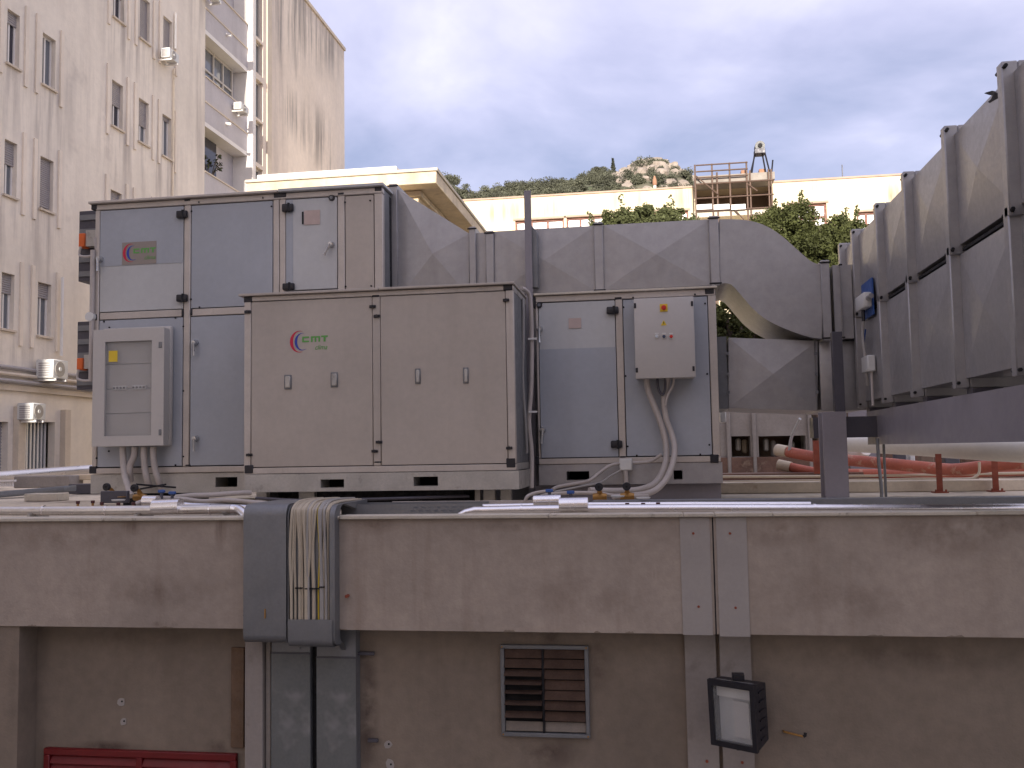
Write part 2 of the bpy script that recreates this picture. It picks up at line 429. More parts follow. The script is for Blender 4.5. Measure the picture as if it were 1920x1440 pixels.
# rocky top
mb = MB(); rr = random.Random(3)
for k in range(300):
    px = rr.uniform(1164, 1306); u = (px - 1166) / 134
    py = crest_z((px - 1227) / 1750 * HY); y = HY - rr.uniform(-2, 60) * (rr.random() ** .6)
    x = (px - 1227) / 1750 * y; z = hill_z(x, y); r = rr.uniform(.45, 1.2)
    o = len(mb.v)
    bmr = bmesh.new(); bmesh.ops.create_icosphere(bmr, subdivisions=2, radius=1)
    vs = []
    for v in bmr.verts:
        q = v.co * (1 + .45 * mnoise.noise(v.co * 1.4 + Vector((k * 3.1, 0, 0))))
        vs.append((x + q.x * r * 1.25, y + q.y * r, z + q.z * r * .95))
    mb.add(vs, [tuple(w.index for w in f.verts) for f in bmr.faces]); bmr.free()
mb.build('rock_outcrop', 'rock', smooth=False, kind='structure')
def far_tree(name, label, px, py_base, h, w, Y, m, spire=False):
    base = atY(px, py_base, Y); t = thing(name, label, 'tree', base)
    MB().tube([base - Vector((0, 0, 2)), base + Vector((0, 0, h * .45)), base + Vector((.1, 0, h * .9))], [.35, .25, .05], 7).build('trunk', 'bark', t)
    c = MB(); r2 = random.Random(int(px))
    if spire:
        for q in range(14):
            u = q / 13; clump(c, base + Vector((0, 0, h * (.12 + .85 * u))), w * (1 - .85 * u), w * (1 - .85 * u), h * .06, 40, .28, r2)
    else:
        for q in range(10):
            a = r2.random() * 6.28; k = r2.random() ** .5 * w * .7
            clump(c, base + Vector((math.cos(a) * k, math.sin(a) * k * .6, h * r2.uniform(.5, .9))), w * .42, w * .4, h * .17, 220, .17, r2)
    c.build('crown', m, t, smooth=False); return t
far_tree('dark_tree', 'dark rounded tree crowning the pale rocky hilltop', 1223, 321, 2.8, 2.2, HY - 8, 'leaf_far_dark')
far_tree('dark_tree', 'low dark tree beside the rounded tree on the rocky hilltop', 1200, 327, 1.7, 1.6, HY - 8, 'leaf_far_dark')
far_tree('slender_conifer', 'thin bare-looking conifer rising above the scrub left of the hilltop', 1150, 336, 4.6, .8, HY - 8, 'leaf_far_dark', True)
far_tree('bushy_tree', 'grey green bushy tree on the crest just left of the thin conifer', 1121, 341, 3.2, 2.3, HY - 8, 'leaf_far')
far_tree('bushy_tree', 'dark bushy tree standing right under the thin conifer', 1147, 342, 2.8, 2.0, HY - 10, 'leaf_far_dark')
# little tower-like orange shrub just above the yellow wall
b0 = atY(1228, 357, 70)
t = thing('chimney_pot', 'small orange clay chimney pot with white base on the yellow parapet', 'chimney', b0)
MB().tube([b0, b0 + Vector((0, 0, .38))], [.13, .11], 10).build('base', 'facade_white', t)
MB().tube([b0 + Vector((0, 0, .38)), b0 + Vector((0, 0, .5)), b0 + Vector((0, 0, .8)), b0 + Vector((0, 0, 1.1))], [.14, .18, .15, .06], 10).build('pot', 'brick_orange', t)

# ---- generic wall sheet with openings.  f(u, v, d) -> world, d = inward depth
def wall_sheet(mb, f, u0, u1, v0, v1, holes, depth):
    us = sorted(set([u0, u1] + [h[0] for h in holes] + [h[1] for h in holes])); us = [u for u in us if u0 <= u <= u1]
    vs_ = sorted(set([v0, v1] + [h[2] for h in holes] + [h[3] for h in holes])); vs_ = [v for v in vs_ if v0 <= v <= v1]
    for a, b in zip(us, us[1:]):
        for c, d in zip(vs_, vs_[1:]):
            mu, mv = (a + b) / 2, (c + d) / 2
            if any(h[0] < mu < h[1] and h[2] < mv < h[3] for h in holes): continue
            mb.add([f(a, c, 0), f(b, c, 0), f(b, d, 0), f(a, d, 0)], [(0, 1, 2, 3)])
    for (a, b, c, d) in [h[:4] for h in holes]:
        for p, q in (((a, c), (b, c)), ((b, c), (b, d)), ((b, d), (a, d)), ((a, d), (a, c))):
            mb.add([f(*p, 0), f(*q, 0), f(*q, depth), f(*p, depth)], [(0, 1, 2, 3)])
    return mb

# ---- tall apartment block at the left: facade on X = FX, facing +X
FX = -16.0
f_left = lambda u, v, d: (FX - d, u, v)
def fy(px): return atX(px, 400, FX).y
zt, zb = atX(76, 57, FX).z, atX(76, 155, FX).z
step = atX(74, 57, FX).z - atX(74, 292, FX).z
cols = {'A': (fy(6), fy(30)), 'B': (fy(74), fy(99)), 'C': (fy(207), fy(228)), 'D': (fy(258), fy(277)), 'E': (fy(303), fy(320))}
YB0, YB1, YEND = fy(383), fy(463), None
EORG = (FX - 6, 34, GZ)
blk = thing('apartment_block', 'tall streaked cream apartment block with rows of narrow shuttered windows', 'building', (FX - 6, 34, GZ))
bay_p = dict(a=(143, 235), b=(322, 414), c=(-36, 61))    # balcony parapets: (top, bottom) pixel rows at px 383
ZTOP = atX(642, 92, FX + .22).z
YEND = atX(645, 200, FX + .22).y
rows = {0: 0.0, 1: -step, 2: -2 * step, -1: step, -2: 2 * step}
shut = {('A', 0): .22, ('B', 0): 0, ('C', 0): .5, ('D', 0): .58, ('E', 0): .1, ('A', 1): .42, ('B', 1): .93, ('C', 1): .8, ('D', 1): .5, ('E', 1): .5,
        ('A', 2): .36, ('B', 2): .28, ('C', -1): .45, ('D', -1): .95, ('E', -1): .95, ('A', -1): .4, ('B', -1): .3}
fbl = []
for (px, py, ry, rz, am) in ((20, 150, 1.2, 2.2, .9), (88, 215, 1.2, 2.4, 1), (218, 275, 1.5, 2.2, 1), (268, 300, 1.4, 2.0, .9), (312, 325, 1.4, 2.0, 1), (15, 420, 1.0, 1.6, .9), (85, 440, 1.2, 2.0, 1), (225, 60, 1.4, 2.6, 1), (275, 100, 1.4, 2.4, .9), (375, 40, 1.2, 4.0, .8), (372, 250, 1.0, 3.0, .7), (150, 180, 2.0, 2.0, .5), (30, 660, 2.0, .7, .7)):
    fbl.append((tuple(atX(px, py, FX)), (3, ry, rz), (.38, .33, .30), am * .75, 'run_far'))
mat('facade', (.82, .735, .63), .9, 0, .08, .35, .006, 14, streak=((.56, .49, .43), .45, .48, 1.25), spots=((.46, .40, .36), .35, .60, .5), blots=fbl, org=EORG)
holes = []; wins = []
for cn, (ya, yb) in cols.items():
    for rk, dz in rows.items():
        if (cn in 'CDE' and rk == 2) or rk == -2: continue
        holes.append((ya, yb, zb + dz, zt + dz)); wins.append((cn, rk, ya, yb, zb + dz, zt + dz))
# ground storey openings
g1 = (atX(-60, 800, FX).y, fy(24), GZ, atX(12, 791, FX).z)
g2 = (fy(57), fy(110), GZ, atX(60, 790, FX).z)
holes += [g1, g2]
mb = MB()
wall_sheet(mb, f_left, 14.0, YB0, GZ, 24.0, holes, .20)
mb.add([(FX, 14, GZ), (FX - 12, 14, GZ), (FX - 12, 14, 24), (FX, 14, 24)], [(0, 1, 2, 3)])
mb.add([(FX, 14, 24), (FX, YB1, 24), (FX - 12, YB1, 24), (FX - 12, 14, 24)], [(0, 1, 2, 3)])
mb.add([(FX, YB0, GZ), (FX - .7, YB0, GZ), (FX - .7, YB0, 24), (FX, YB0, 24)], [(0, 1, 2, 3)])
mb.add([(FX - 12, 14, GZ), (FX - 12, YEND, GZ), (FX - 12, YEND, 24), (FX - 12, 14, 24)], [(0, 1, 2, 3)])
mb.build('wall', 'facade', blk)
for cn, rk, ya, yb, za, zc in wins:
    w = MB()
    t_ = .05
    for (a, b, c, d) in ((ya, ya + t_, za, zc), (yb - t_, yb, za, zc), ((ya + yb) / 2 - t_ / 2, (ya + yb) / 2 + t_ / 2, za + t_, zc - t_), (ya + t_, yb - t_, za, za + t_), (ya + t_, yb - t_, zc - t_, zc)):
        w.box(FX - .19, FX - .13, a, b, c, d)
    wo = w.build('window', 'facade_white', blk)
    MB().box(FX - .21, FX - .16, ya, yb, za, zc).build('pane', 'glass_mid' if (cn, rk) in (('A', 1), ('A', 2), ('E', 0), ('B', 2), ('D', 0), ('B', 0)) else 'glass_dark', wo)
    MB().box(FX - .06, FX + .07, ya - .05, yb + .05, za - .05, za + .004).build('sill', 'facade_trim', wo)
    s = shut.get((cn, rk), .4)
    if s > 0:
        z1 = zc; n = max(3, int((zc - za) * s / .055)); sm = MB()
        for i in range(n):
            zz_ = z1 - (zc - za) * s * i / n; h_ = (zc - za) * s / n
            sm.add([(FX - .11, ya, zz_), (FX - .11, yb, zz_), (FX - .095, yb, zz_ - h_ * .5), (FX - .095, ya, zz_ - h_ * .5), (FX - .11, yb, zz_ - h_ * .94), (FX - .11, ya, zz_ - h_ * .94), (FX - .12, yb, zz_ - h_), (FX - .12, ya, zz_ - h_)],
                   [(0, 1, 2, 3), (3, 2, 4, 5), (5, 4, 6, 7)])
        sm.build('shutter', 'shutter', wo, smooth=False)
    # upright fins either side of the window
    for (a, b, dd) in ((ya - .30, ya - .18, .30), (yb + .18, yb + .30, .30)):
        MB().box(FX + .002, FX + .05, a, b, za - .36, zc + .38).build('fin', 'facade_plain', blk)
for (a, b, c, d), m_, nm in ((g1, 'shutter', 'roller_door'), (g2, 'glass_mid', 'glazed_door')):
    w = MB()
    if nm == 'roller_door':
        n = 120
        for i in range(n):
            zz_ = d - (d - c) * i / n; h_ = (d - c) / n
            w.add([(FX - .2, a, zz_), (FX - .2, b, zz_), (FX - .175, b, zz_ - h_ * .5), (FX - .175, a, zz_ - h_ * .5), (FX - .2, b, zz_ - h_), (FX - .2, a, zz_ - h_)], [(0, 1, 2, 3), (3, 2, 4, 5)])
        w.build(nm, m_, blk, smooth=False)
    else:
        w.box(FX - .31, FX - .27, a, b, c, d); o_ = w.build(nm, m_, blk)
        fr = MB()
        for k in range(8):
            yy = a + (b - a) * (k + .5) / 8; fr.box(FX - .26, FX - .23, yy - .03, yy + .03, c, d)
        fr.build('frame', 'pane_white', o_)
        for (y_a, y_b) in ((a - .5, a - .25), (b + .22, b + .46)):
            MB().box(FX + .002, FX + .16, y_a, y_b, GZ, d + .35).build('fin', 'facade_trim', blk)
# balcony bay
BX = FX - .60
mb = MB()
mb.add([(BX, YB0, GZ), (BX, YB1, GZ), (BX, YB1, 24), (BX, YB0, 24)], [(0, 1, 2, 3)])
mb.build('bay_back_wall', 'facade_grey', blk)
MB().add([(BX, YB1, GZ), (FX - .1, YB1, GZ), (FX - .1, YB1, 24), (BX, YB1, 24)], [(0, 1, 2, 3)]).build('bay_side_wall', 'facade_white', blk)
levels = []
for k, (pa, pb) in bay_p.items():
    za, zc = atX(383, pb, FX).z, atX(383, pa, FX).z
    levels.append((za, zc))
    MB().box(BX, FX + .002, YB0, YB1 - .003, za - .0, za + .16).build('balcony_slab', 'facade_white', blk)
    MB().box(FX - .14, FX + .004, YB0, YB1 - .003, za + .16, zc).build('balcony_parapet', 'facade_grey', blk)
    MB().box(FX - .16, FX + .04, YB0, YB1 - .003, zc, zc + .05).build('parapet_rail', 'facade_trim', blk)
    zg = za + (zc - za) * .5
    MB().box(FX + .004, FX + .03, YB0, YB1 - .003, zg - .03, zg + .03).build('parapet_groove', 'facade_trim', blk)
    MB().tube([(FX, YB0 + 1.7, za + (zc - za) * .37), (FX + .22, YB0 + 1.7, za + (zc - za) * .34)], .06, 8).build('water_spout', 'facade_white', blk)
# glazed opening behind the middle balcony
za, zc = atX(383, 143, FX).z, atX(383, 62, FX).z
gl = MB().box(BX + .02, BX + .06, YB0 + .02, YB1 - .35, za - 1.2, zc - .005).build('balcony_glazing', 'glass_mid', blk)
fr = MB()
for k in range(5):
    yy = YB0 + .05 + (YB1 - .4 - YB0) * k / 4; fr.box(BX + .06, BX + .12, yy - .04, yy + .04, za - 1.2, zc)
for q in (za + .15, za + (zc - za) * .45, zc - .05): fr.box(BX + .06, BX + .115, YB0 + .03, YB1 - .35, q - .04, q + .04)
fr.build('glazing_frame', 'shutter_frame', gl)
zl = atX(383, 235, FX).z
MB().box(BX + .02, BX + .06, YB0 + .02, YB0 + 2.0, zl - 3.4, zl - .02).build('balcony_door', 'glass_dark', blk)
EXq = FX + .24
bl = []
for (px, py, ry, rz, am) in ((530, 20, 2.2, 2.6, 1.0), (560, 30, 2.0, 2.8, 1.0), (590, 62, 2.2, 2.4, 1.0), (620, 90, 2.0, 1.8, .9), (528, 85, .5, 1.6, .9), (555, 110, .4, 1.2, .9),
                             (535, 200, 1.3, 1.6, .9), (560, 228, 1.6, 1.5, .9), (585, 250, 1.5, 2.0, 1.0), (605, 265, 1.7, 2.2, 1.0), (618, 285, 1.2, 1.8, 1.0)):
    bl.append((tuple(atX(px, py, EXq)), (3, ry, rz), (.22, .195, .18), am * .8, 'run_far'))
mat('facade_end', (.78, .675, .575), .9, 0, .09, .3, .006, 14, streak=((.48, .42, .38), .5, .52, 1.1), blots=bl, org=EORG)
# end wing beyond the bay, a hand's breadth proud
EX = FX + .24
YW0, YW1 = atX(476, 200, EX).y, atX(493, 200, EX).y
f_end = lambda u, v, d: (EX - d, u, v)
hw = []
for (pt, pb) in ((-40, 62), (68, 130), (142, 215), (220, 300), (308, 380)):
    hw.append((YW0, YW1, atX(476, pb, EX).z, atX(476, pt, EX).z))
mb = MB(); wall_sheet(mb, f_end, YB1 + .30, YEND, GZ, ZTOP, hw, .25)
mb.add([(EX, YEND, GZ), (EX - 12, YEND, GZ), (EX - 12, YEND, ZTOP), (EX, YEND, ZTOP)], [(0, 1, 2, 3)])
mb.add([(EX, YB1 + .004, ZTOP), (EX, YEND, ZTOP), (EX - 12, YEND, ZTOP), (EX - 12, YB1, ZTOP)], [(0, 1, 2, 3)])
mb.build('end_wall', 'facade_end', blk)
MB().box(FX - .1, EX - .003, YB1 + .002, YB1 + .299, GZ, ZTOP - .01).build('pilaster', 'facade_white', blk)
MB().box(EX - .08, EX + .07, YB1 + .3, YEND + .07, ZTOP, ZTOP + .16).build('parapet_rail', 'facade_trim', blk)
MB().box(EX + .002, EX + .05, YW1 + .35, YW1 + .8, GZ, ZTOP - .01).build('wall_rib', 'facade_trim', blk)
for i, (a, b, c, d) in enumerate(hw):
    o_ = MB().box(EX - .25, EX - .2, a, b, c, d).build('stair_window', 'glass_mid', blk)
    fr = MB()
    for q in (a + .05, (a + b) / 2, b - .05): fr.box(EX - .2, EX - .14, q - .06, q + .06, c, d)
    fr.box(EX - .2, EX - .145, a + .11, b - .11, c, c + .1); fr.box(EX - .2, EX - .145, a + .11, b - .11, d - .1, d)
    fr.build('frame', 'shutter_frame', o_)
# string course and pipes low on the facade
zs1, zs2 = atX(80, 705, FX).z, atX(80, 728, FX).z
MB().box(FX + .002, FX + .10, 14, YB0, zs2 - .14, zs2).build('string_course', 'facade_trim', blk)
for k, (dz, m_) in enumerate(((0, 'shutter'), (-.17, 'facade_trim'), (-.34, 'shutter'))):
    mb = MB().tube([(FX + .1 + .03 * k, 16, zs1 + dz + .1), (FX + .1 + .03 * k, YB0 - 4, zs1 + dz + .1)], .055, 8)
    mb.build('wall_pipe', m_, None, label=['upper grey pipe running along the cream apartment facade', 'middle cream pipe running along the apartment facade', 'lowest grey pipe along the apartment facade, above the string course'][k], cat='pipe', group='pipes along the facade')
yd = atX(322, 300, FX).y
MB().tube([(FX + .06, yd, 0), (FX + .06, yd, atX(322, 128, FX).z)], .03, 6).build('drain_pipe', 'facade_trim', label='thin drain pipe running down the cream facade below the upper cooler', cat='pipe')
yd = atX(326, 60, FX).y
MB().tube([(FX + .06, yd, atX(326, 92, FX).z), (FX + .06, yd, atX(326, 25, FX).z)], .04, 6).build('refrigerant_pipe', 'facade_white', label='short white pipe rising from the cooler on the cream facade', cat='pipe')
yd = atX(106, 600, FX).y
MB().tube([(FX + .16, yd, atX(106, 668, FX).z), (FX + .16, yd, atX(106, 520, FX).z)], .04, 6).build('refrigerant_pipe', 'facade_white', label='white pipe rising from the lower left cooler beside a shuttered window', cat='pipe')

# air conditioner condensers on the facade (face +X / side toward the viewer)
def condenser(label, px0, py0, px1, py1, X, depth=.32, fan=True):
    a, b = atX(px0, py0, X), atX(px1, py1, X)
    y0, y1, z1, z0 = a.y, b.y, a.z, b.z
    h_ = abs(z1 - z0); z0 = z1 - h_
    t = thing('air_conditioner', label, 'air conditioner', (X - depth / 2, (y0 + y1) / 2, z0), 'condensers on the apartment block')
    MB().box(X - depth, X, y0, y1, z0, z1).build('casing', 'white_plastic', t, bev=.02)
    g = MB(); cy, cz, r_ = y0 + (y1 - y0) * .42, (z0 + z1) / 2, h_ * .40
    g.tube([(X + .004, cy, cz), (X + .02, cy, cz)], r_, 20)
    g.build('fan_grille', 'cabinet_inner', t)
    MB().tube([(X + .02, cy, cz), (X + .035, cy, cz)], r_ * .28, 12).build('fan_hub', 'white_plastic', t)
    sl = MB()
    for k in range(6):
        zz_ = z0 + h_ * (.14 + .125 * k); sl.box(X - depth * .82, X - depth * .18, y0 - .012, y0 - .002, zz_, zz_ + h_ * .06)
    sl.build('side_louvre', 'shutter', t)
    br = MB()
    for yy in (y0 + .08, y1 - .14): br.box(min(FX - .1, X - depth), X + .02, yy, yy + .05, z0 - .06, z0 - .004)
    br.build('bracket', 'facade_white', t); return t
condenser('white condenser with green stickers high on the facade beside the balcony bay', 318, 88, 336, 121, FX + .45)
condenser('white condenser clinging to the end of the middle balcony parapet', 452, 190, 467, 216, FX + .42)
condenser('white condenser hung on the topmost balcony parapet', 398, -16, 416, 8, FX + .42)
condenser('white condenser on the low facade just above the horizontal pipes', 100, 673, 128, 712, FX + .62, .5)
condenser('white condenser over the glazed ground-floor door', 62, 755, 86, 788, FX + .55, .45)
# potted shrub on the lower balcony
pb = Vector((FX - .33, atX(405, 330, FX).y, atX(383, 328, FX).z - .2))
t = thing('balcony_plant', 'spindly green plant behind the lower balcony parapet', 'plant', pb)
st = MB(); lf = MB(); r2 = random.Random(5)
for k in range(5):
    e = pb + Vector((r2.uniform(-.3, .4), r2.uniform(-.9, 1.3), r2.uniform(.6, 1.7)))
    pth = smoothpath([pb + Vector((0, r2.uniform(-.2, .2), 0)), pb.lerp(e, .5) + Vector((0, 0, .2)), e], 4)
    st.tube(pth, .018, 5)
    for q in pth[5:]: clump(lf, q, .14, .14, .12, 4, .07, r2)
st.build('stem', 'bark', t); lf.build('foliage', 'leaf_grey', t, smooth=False)
MB().tube([pb - Vector((0, 0, .35)), pb], [.16, .22], 12).build('pot', 'brick_orange', t)

# ---- ochre house with deep flat eaves
HYF = 22.0
c0 = atY(818, 316, HYF); c1 = atY(818, 345, HYF)
hx1, hz1, hz0 = c0.x, c0.z, c0.z - .36
hx0 = atY(462, 345, HYF).x; hyb = 30.5; OV = .62
hs = thing('ochre_house', 'ochre plastered house with a deep overhanging cornice, sunlit at the front', 'house', ((hx0 + hx1) / 2, 26, GZ))
mb = MB().box(hx0, hx1, HYF, hyb, hz0, hz1 - .06); mb.build('cornice', 'ochre_trim', hs, bev=.015)
MB().box(hx0 - .03, hx1 + .04, HYF - .04, hyb + .04, hz1 - .058, hz1 + .02).build('gutter_edge', 'coping', hs, bev=.01)
MB().box(hx0 + .05, hx1 - 1.15, HYF + .5, hyb - .5, hz1 + .022, hz1 + .30).build('roof_slab', 'facade_white', hs, bev=.02)
MB().box(hx0 + OV, hx1 - OV, HYF + OV, hyb - OV, GZ, hz0 - .002).build('wall', 'ochre_wall', hs)
MB().box(hx0 + OV - .10, hx1 - OV + .10, HYF + OV - .10, hyb - OV + .10, hz0 - .14, hz0 - .003).build('moulding', 'ochre_trim', hs, bev=.02)
wx = hx1 - OV
wnd = MB().box(wx - .02, wx + .03, 23.6, 24.5, hz0 - 2.2, hz0 - .75).build('window', 'facade_white', hs)
MB().box(wx + .03, wx + .036, 23.7, 24.4, hz0 - 2.1, hz0 - .85).build('pane', 'glass_mid', wnd)

# ---- long sunlit yellow building with scaffolded loggia
YY = 46.0
ya0 = atY(700, 392, YY).x; ya1 = atY(1692, 333, YY).x
ztop = atY(1300, 352, YY).z
yb_l = ((ya0 + ya1) / 2, YY + 5, GZ)
ybl = [(tuple(atY(px, py, YY)), (rx, 2, rz), (.30, .23, .16), am, 'run_far') for (px, py, rx, rz, am) in ((1675, 368, .5, 1.0, 1), (1010, 392, 2.5, .9, .6), (1290, 372, 1.2, 1.2, .8), (1540, 352, 2.0, .7, .6), (930, 400, 1.5, .8, .7), (1180, 375, 2.0, .8, .6))]
mat('yellow_wall', (.80, .68, .47), .9, 0, .06, .2, .004, 8, streak=((.50, .40, .27), .35, .62, 1), blots=ybl, org=yb_l)
yb_ = thing('yellow_building', 'long sunlit pale yellow building below the hill', 'building', ((ya0 + ya1) / 2, YY + 5, GZ))
hl = []
def wrect(x0, y0, x1, y1): return R(x0, y0, x1, y1, YY)
W1 = wrect(966, 414, 1058, 452); W2 = wrect(1062, 408, 1140, 452); W3 = wrect(1606, 398, 1646, 452); W4 = wrect(1478, 384, 1552, 440); LG = wrect(1304, 340, 1448, 408)
W5 = wrect(1150, 402, 1292, 452)
hl = [W1, W2, W3, W4, W5, LG]
mb = MB(); f_y = lambda u, v, d: (u, YY + d, v)
wall_sheet(mb, f_y, ya0, ya1, GZ, ztop, hl, .25)
mb.add([(ya1, YY, GZ), (ya1, YY + 10, GZ), (ya1, YY + 10, ztop), (ya1, YY, ztop)], [(0, 1, 2, 3)])
mb.add([(ya0, YY, ztop), (ya1, YY, ztop), (ya1, YY + 10, ztop), (ya0, YY + 10, ztop)], [(0, 1, 2, 3)])
mb.build('wall', 'yellow_wall', yb_)
MB().box(ya0, ya1 + .05, YY - .06, YY + .4, ztop + .002, ztop + .09).build('parapet_edge', 'cornice_line', yb_)
for i, (a, b, c, d) in enumerate((W1, W2, W3, W4, W5)):
    n = (3, 3, 2, 3, 5)[i]
    fr = MB().frame(a, b, c, d, .09, YY + .12, YY + .2)
    for k in range(1, n):
        xx = a + (b - a) * k / n; fr.box(xx - .05, xx + .05, YY + .13, YY + .19, c + .09, d - .09)
    zz_ = d - (d - c) * .42; fr.box(a + .09, b - .09, YY + .125, YY + .195, zz_ - .05, zz_ + .05)
    o_ = fr.build('window', 'window_red', yb_)
    for k in range(n):
        xa, xb = a + (b - a) * k / n, a + (b - a) * (k + 1) / n
        MB().box(xa + .02, xb - .02, YY + .2, YY + .23, c, d).build('pane', 'pane_white', o_)
    MB().box(a - .1, b + .1, YY - .05, YY + .02, d + .003, d + .10).build('lintel', 'cornice_line', o_)
a, b, c, d = LG
mb = MB(); ly = YY + 1.8
mb.add([(a, ly, c - .01), (b, ly, c - .01), (b, ly, d), (a, ly, d)], [(0, 1, 2, 3)])
mb.add([(a, YY, c), (a, ly, c), (a, ly, d), (a, YY, d)], [(0, 1, 2, 3)]); mb.add([(b, YY, c), (b, ly, c), (b, ly, d), (b, YY, d)], [(0, 1, 2, 3)])
mb.add([(a, YY, c), (b, YY, c), (b, ly, c), (a, ly, c)], [(0, 1, 2, 3)]); mb.add([(a, YY, d), (b, YY, d), (b, ly, d), (a, ly, d)], [(0, 1, 2, 3)])
mb.build('loggia', 'loggia', yb_)
s0 = R(1302, 333, 1452, 339, YY - 1.1)
MB().box(s0[0], s0[1], YY - 1.3, YY - .01, s0[2] + .04, s0[3]).build('canopy_slab', 'concrete', yb_)
# scaffold
SY = YY - 1.4
zf = R(1302, 408, 1450, 420, SY)
sc_ = thing('scaffold', 'brown tube scaffold around the loggia of the yellow building', 'scaffold', ((s0[0] + s0[1]) / 2, SY, GZ))
zr = atY(1303, 309, SY).z
for px in (1305, 1337, 1346, 1370, 1402, 1408, 1443, 1448):
    x = atY(px, 380, SY).x; top = zr if px in (1305, 1337, 1370, 1402) else s0[3] + .1
    MB().tube([(x, SY, GZ), (x, SY, top)], .042, 7).build('standard', 'scaffold', sc_)
xa, xb, xc = atY(1305, 320, SY).x, atY(1402, 320, SY).x, atY(1449, 320, SY).x
for zq, xe in ((zr - .05, xb), (zr - .36, xb), (zr - .66, xb), (s0[2] - .05, xc), (atY(1305, 373, SY).z, xc), (atY(1305, 397, SY).z, xc)):
    MB().tube([(xa, SY - .05, zq), (xe, SY - .05, zq)], .036, 7).build('ledger', 'scaffold', sc_)
for (p, q) in (((1305, 330), (1346, 364)), ((1402, 345), (1420, 358)), ((1370, 385), (1395, 412))):
    MB().tube([atY(*p, SY - .1), atY(*q, SY - .1)], .032, 6).build('brace', 'scaffold', sc_)
for (p0, p1) in ((1306, 1335), (1338, 1368), (1371, 1398)):
    r_ = R(p0, 384, p1, 392, SY - .12); MB().box(r_[0], r_[1], SY - .14, SY - .11, r_[2], r_[3]).build('toe_board', 'facade_white', sc_)
r_ = R(1302, 396, 1448, 400, SY); MB().box(r_[0], r_[1], SY + .02, SY + 1.2, r_[2], r_[3]).build('deck', 'coping', sc_)
# hoist on top
hb = atY(1425, 331, SY + .3); t = thing('hoist', 'small A-frame hoist with a round winch drum on the scaffold platform', 'hoist', hb)
hp = atY(1424, 276, SY + .3)
for (p, q) in (((1406, 330), (1417, 284)), ((1409, 330), (1416, 280)), ((1437, 330), (1428, 282)), ((1445, 330), (1432, 278)), ((1447, 322), (1449, 300))):
    MB().tube([atY(*p, SY + .3), atY(*q, SY + .3)], .04, 6).build('leg', 'black_plastic', t)
dr = MB().tube([hp - Vector((0, .25, 0)), hp + Vector((0, .25, 0))], .23, 18).build('drum', 'black_plastic', t)
MB().tube([hp - Vector((0, .32, 0)), hp - Vector((0, .251, 0))], .10, 12).build('drum_hub', 'gasket', dr)
r_ = R(1414, 282, 1434, 290, SY + .3); MB().box(r_[0], r_[1], SY, SY + .6, r_[2], r_[3]).build('motor', 'steel_dark', t, bev=.02)
for px in (1396, 1430):
    r_ = R(px - 6, 324, px + 6, 332, SY + .3); MB().box(r_[0], r_[1], SY + .4, SY + .75, s0[3] + .002, s0[3] + .26).build('orange_block', 'brick_orange', None, bev=.02, label='orange block on the scaffold platform ' + ('left of' if px < 1400 else 'under') + ' the hoist', cat='block')
p0 = atY(1580, 337, YY + 1); MB().tube([p0 - Vector((0, 0, .2)), p0 + Vector((0, 0, .75))], .025, 6).build('antenna', 'steel_dark', label='thin aerial on the roof of the yellow building', cat='antenna')

# ---- trees between the roofs
def leafy_tree(name, label, c, rx, ry, rz, nclump, per, leaf, m, seed, base_z, up=False):
    rn = random.Random(seed); c = Vector(c); base = Vector((c.x, c.y, base_z))
    t = thing(name, label, 'tree', base)
    top = c + Vector((0, 0, rz * .2)); tr = MB()
    tr.tube(smoothpath([base, base.lerp(top, .45) + Vector((.12, .1, 0)), top], 4), [.2 - .012 * i for i in range(9)], 9)
    tr.build('trunk', 'bark', t)
    cr = MB(); lb = MB()
    for k in range(nclump):
        d = Vector((rn.gauss(0, 1), rn.gauss(0, 1), rn.gauss(0, .9))).normalized(); kk = rn.uniform(.25, 1.0) ** .5
        p = c + Vector((d.x * rx * kk, d.y * ry * kk, d.z * rz * kk))
        if k % 4 == 0: lb.tube(smoothpath([base.lerp(top, .55), c.lerp(p, .4), p], 3), [.07, .06, .05, .045, .035, .025, .015][:7], 6)
        s_ = rn.uniform(.16, .34) * min(rx, rz) * .62
        clump(cr, p, s_, s_, s_ * .75, per, leaf, rn)
        if up and d.z > .1 and rn.random() < .4:
            for q in range(rn.randint(4, 10)):
                clump(cr, p + Vector((rn.uniform(-.05, .05), 0, s_ * .5 + q * .045)), .06, .06, .06, 5, leaf, rn)
    lb.build('limb', 'bark', t); cr.build('crown', m, t, smooth=False); return t
leafy_tree('leafy_tree', 'large leafy green tree behind the curved duct, before the yellow building', atY(1495, 515, 24), 1.95, 1.7, 1.75, 360, 360, .040, 'leaf', 21, GZ, True)
leafy_tree('leafy_tree', 'narrow green tree whose shoots show above the duct in front of the scaffold', atY(1205, 462, 25), 1.75, 1.1, 1.08, 340, 230, .042, 'leaf_grey', 22, GZ, True)
leafy_tree('leafy_tree', 'thin sprays of a small tree above the duct left of the scaffold', atY(1105, 466, 27), .85, .7, .72, 60, 90, .045, 'leaf_grey', 23, GZ, True)
leafy_tree('leafy_tree', 'dark green tree low behind the gap under the curved duct', atY(1390, 650, 18), 1.0, 1.0, 1.0, 150, 260, .040, 'leaf', 24, GZ)

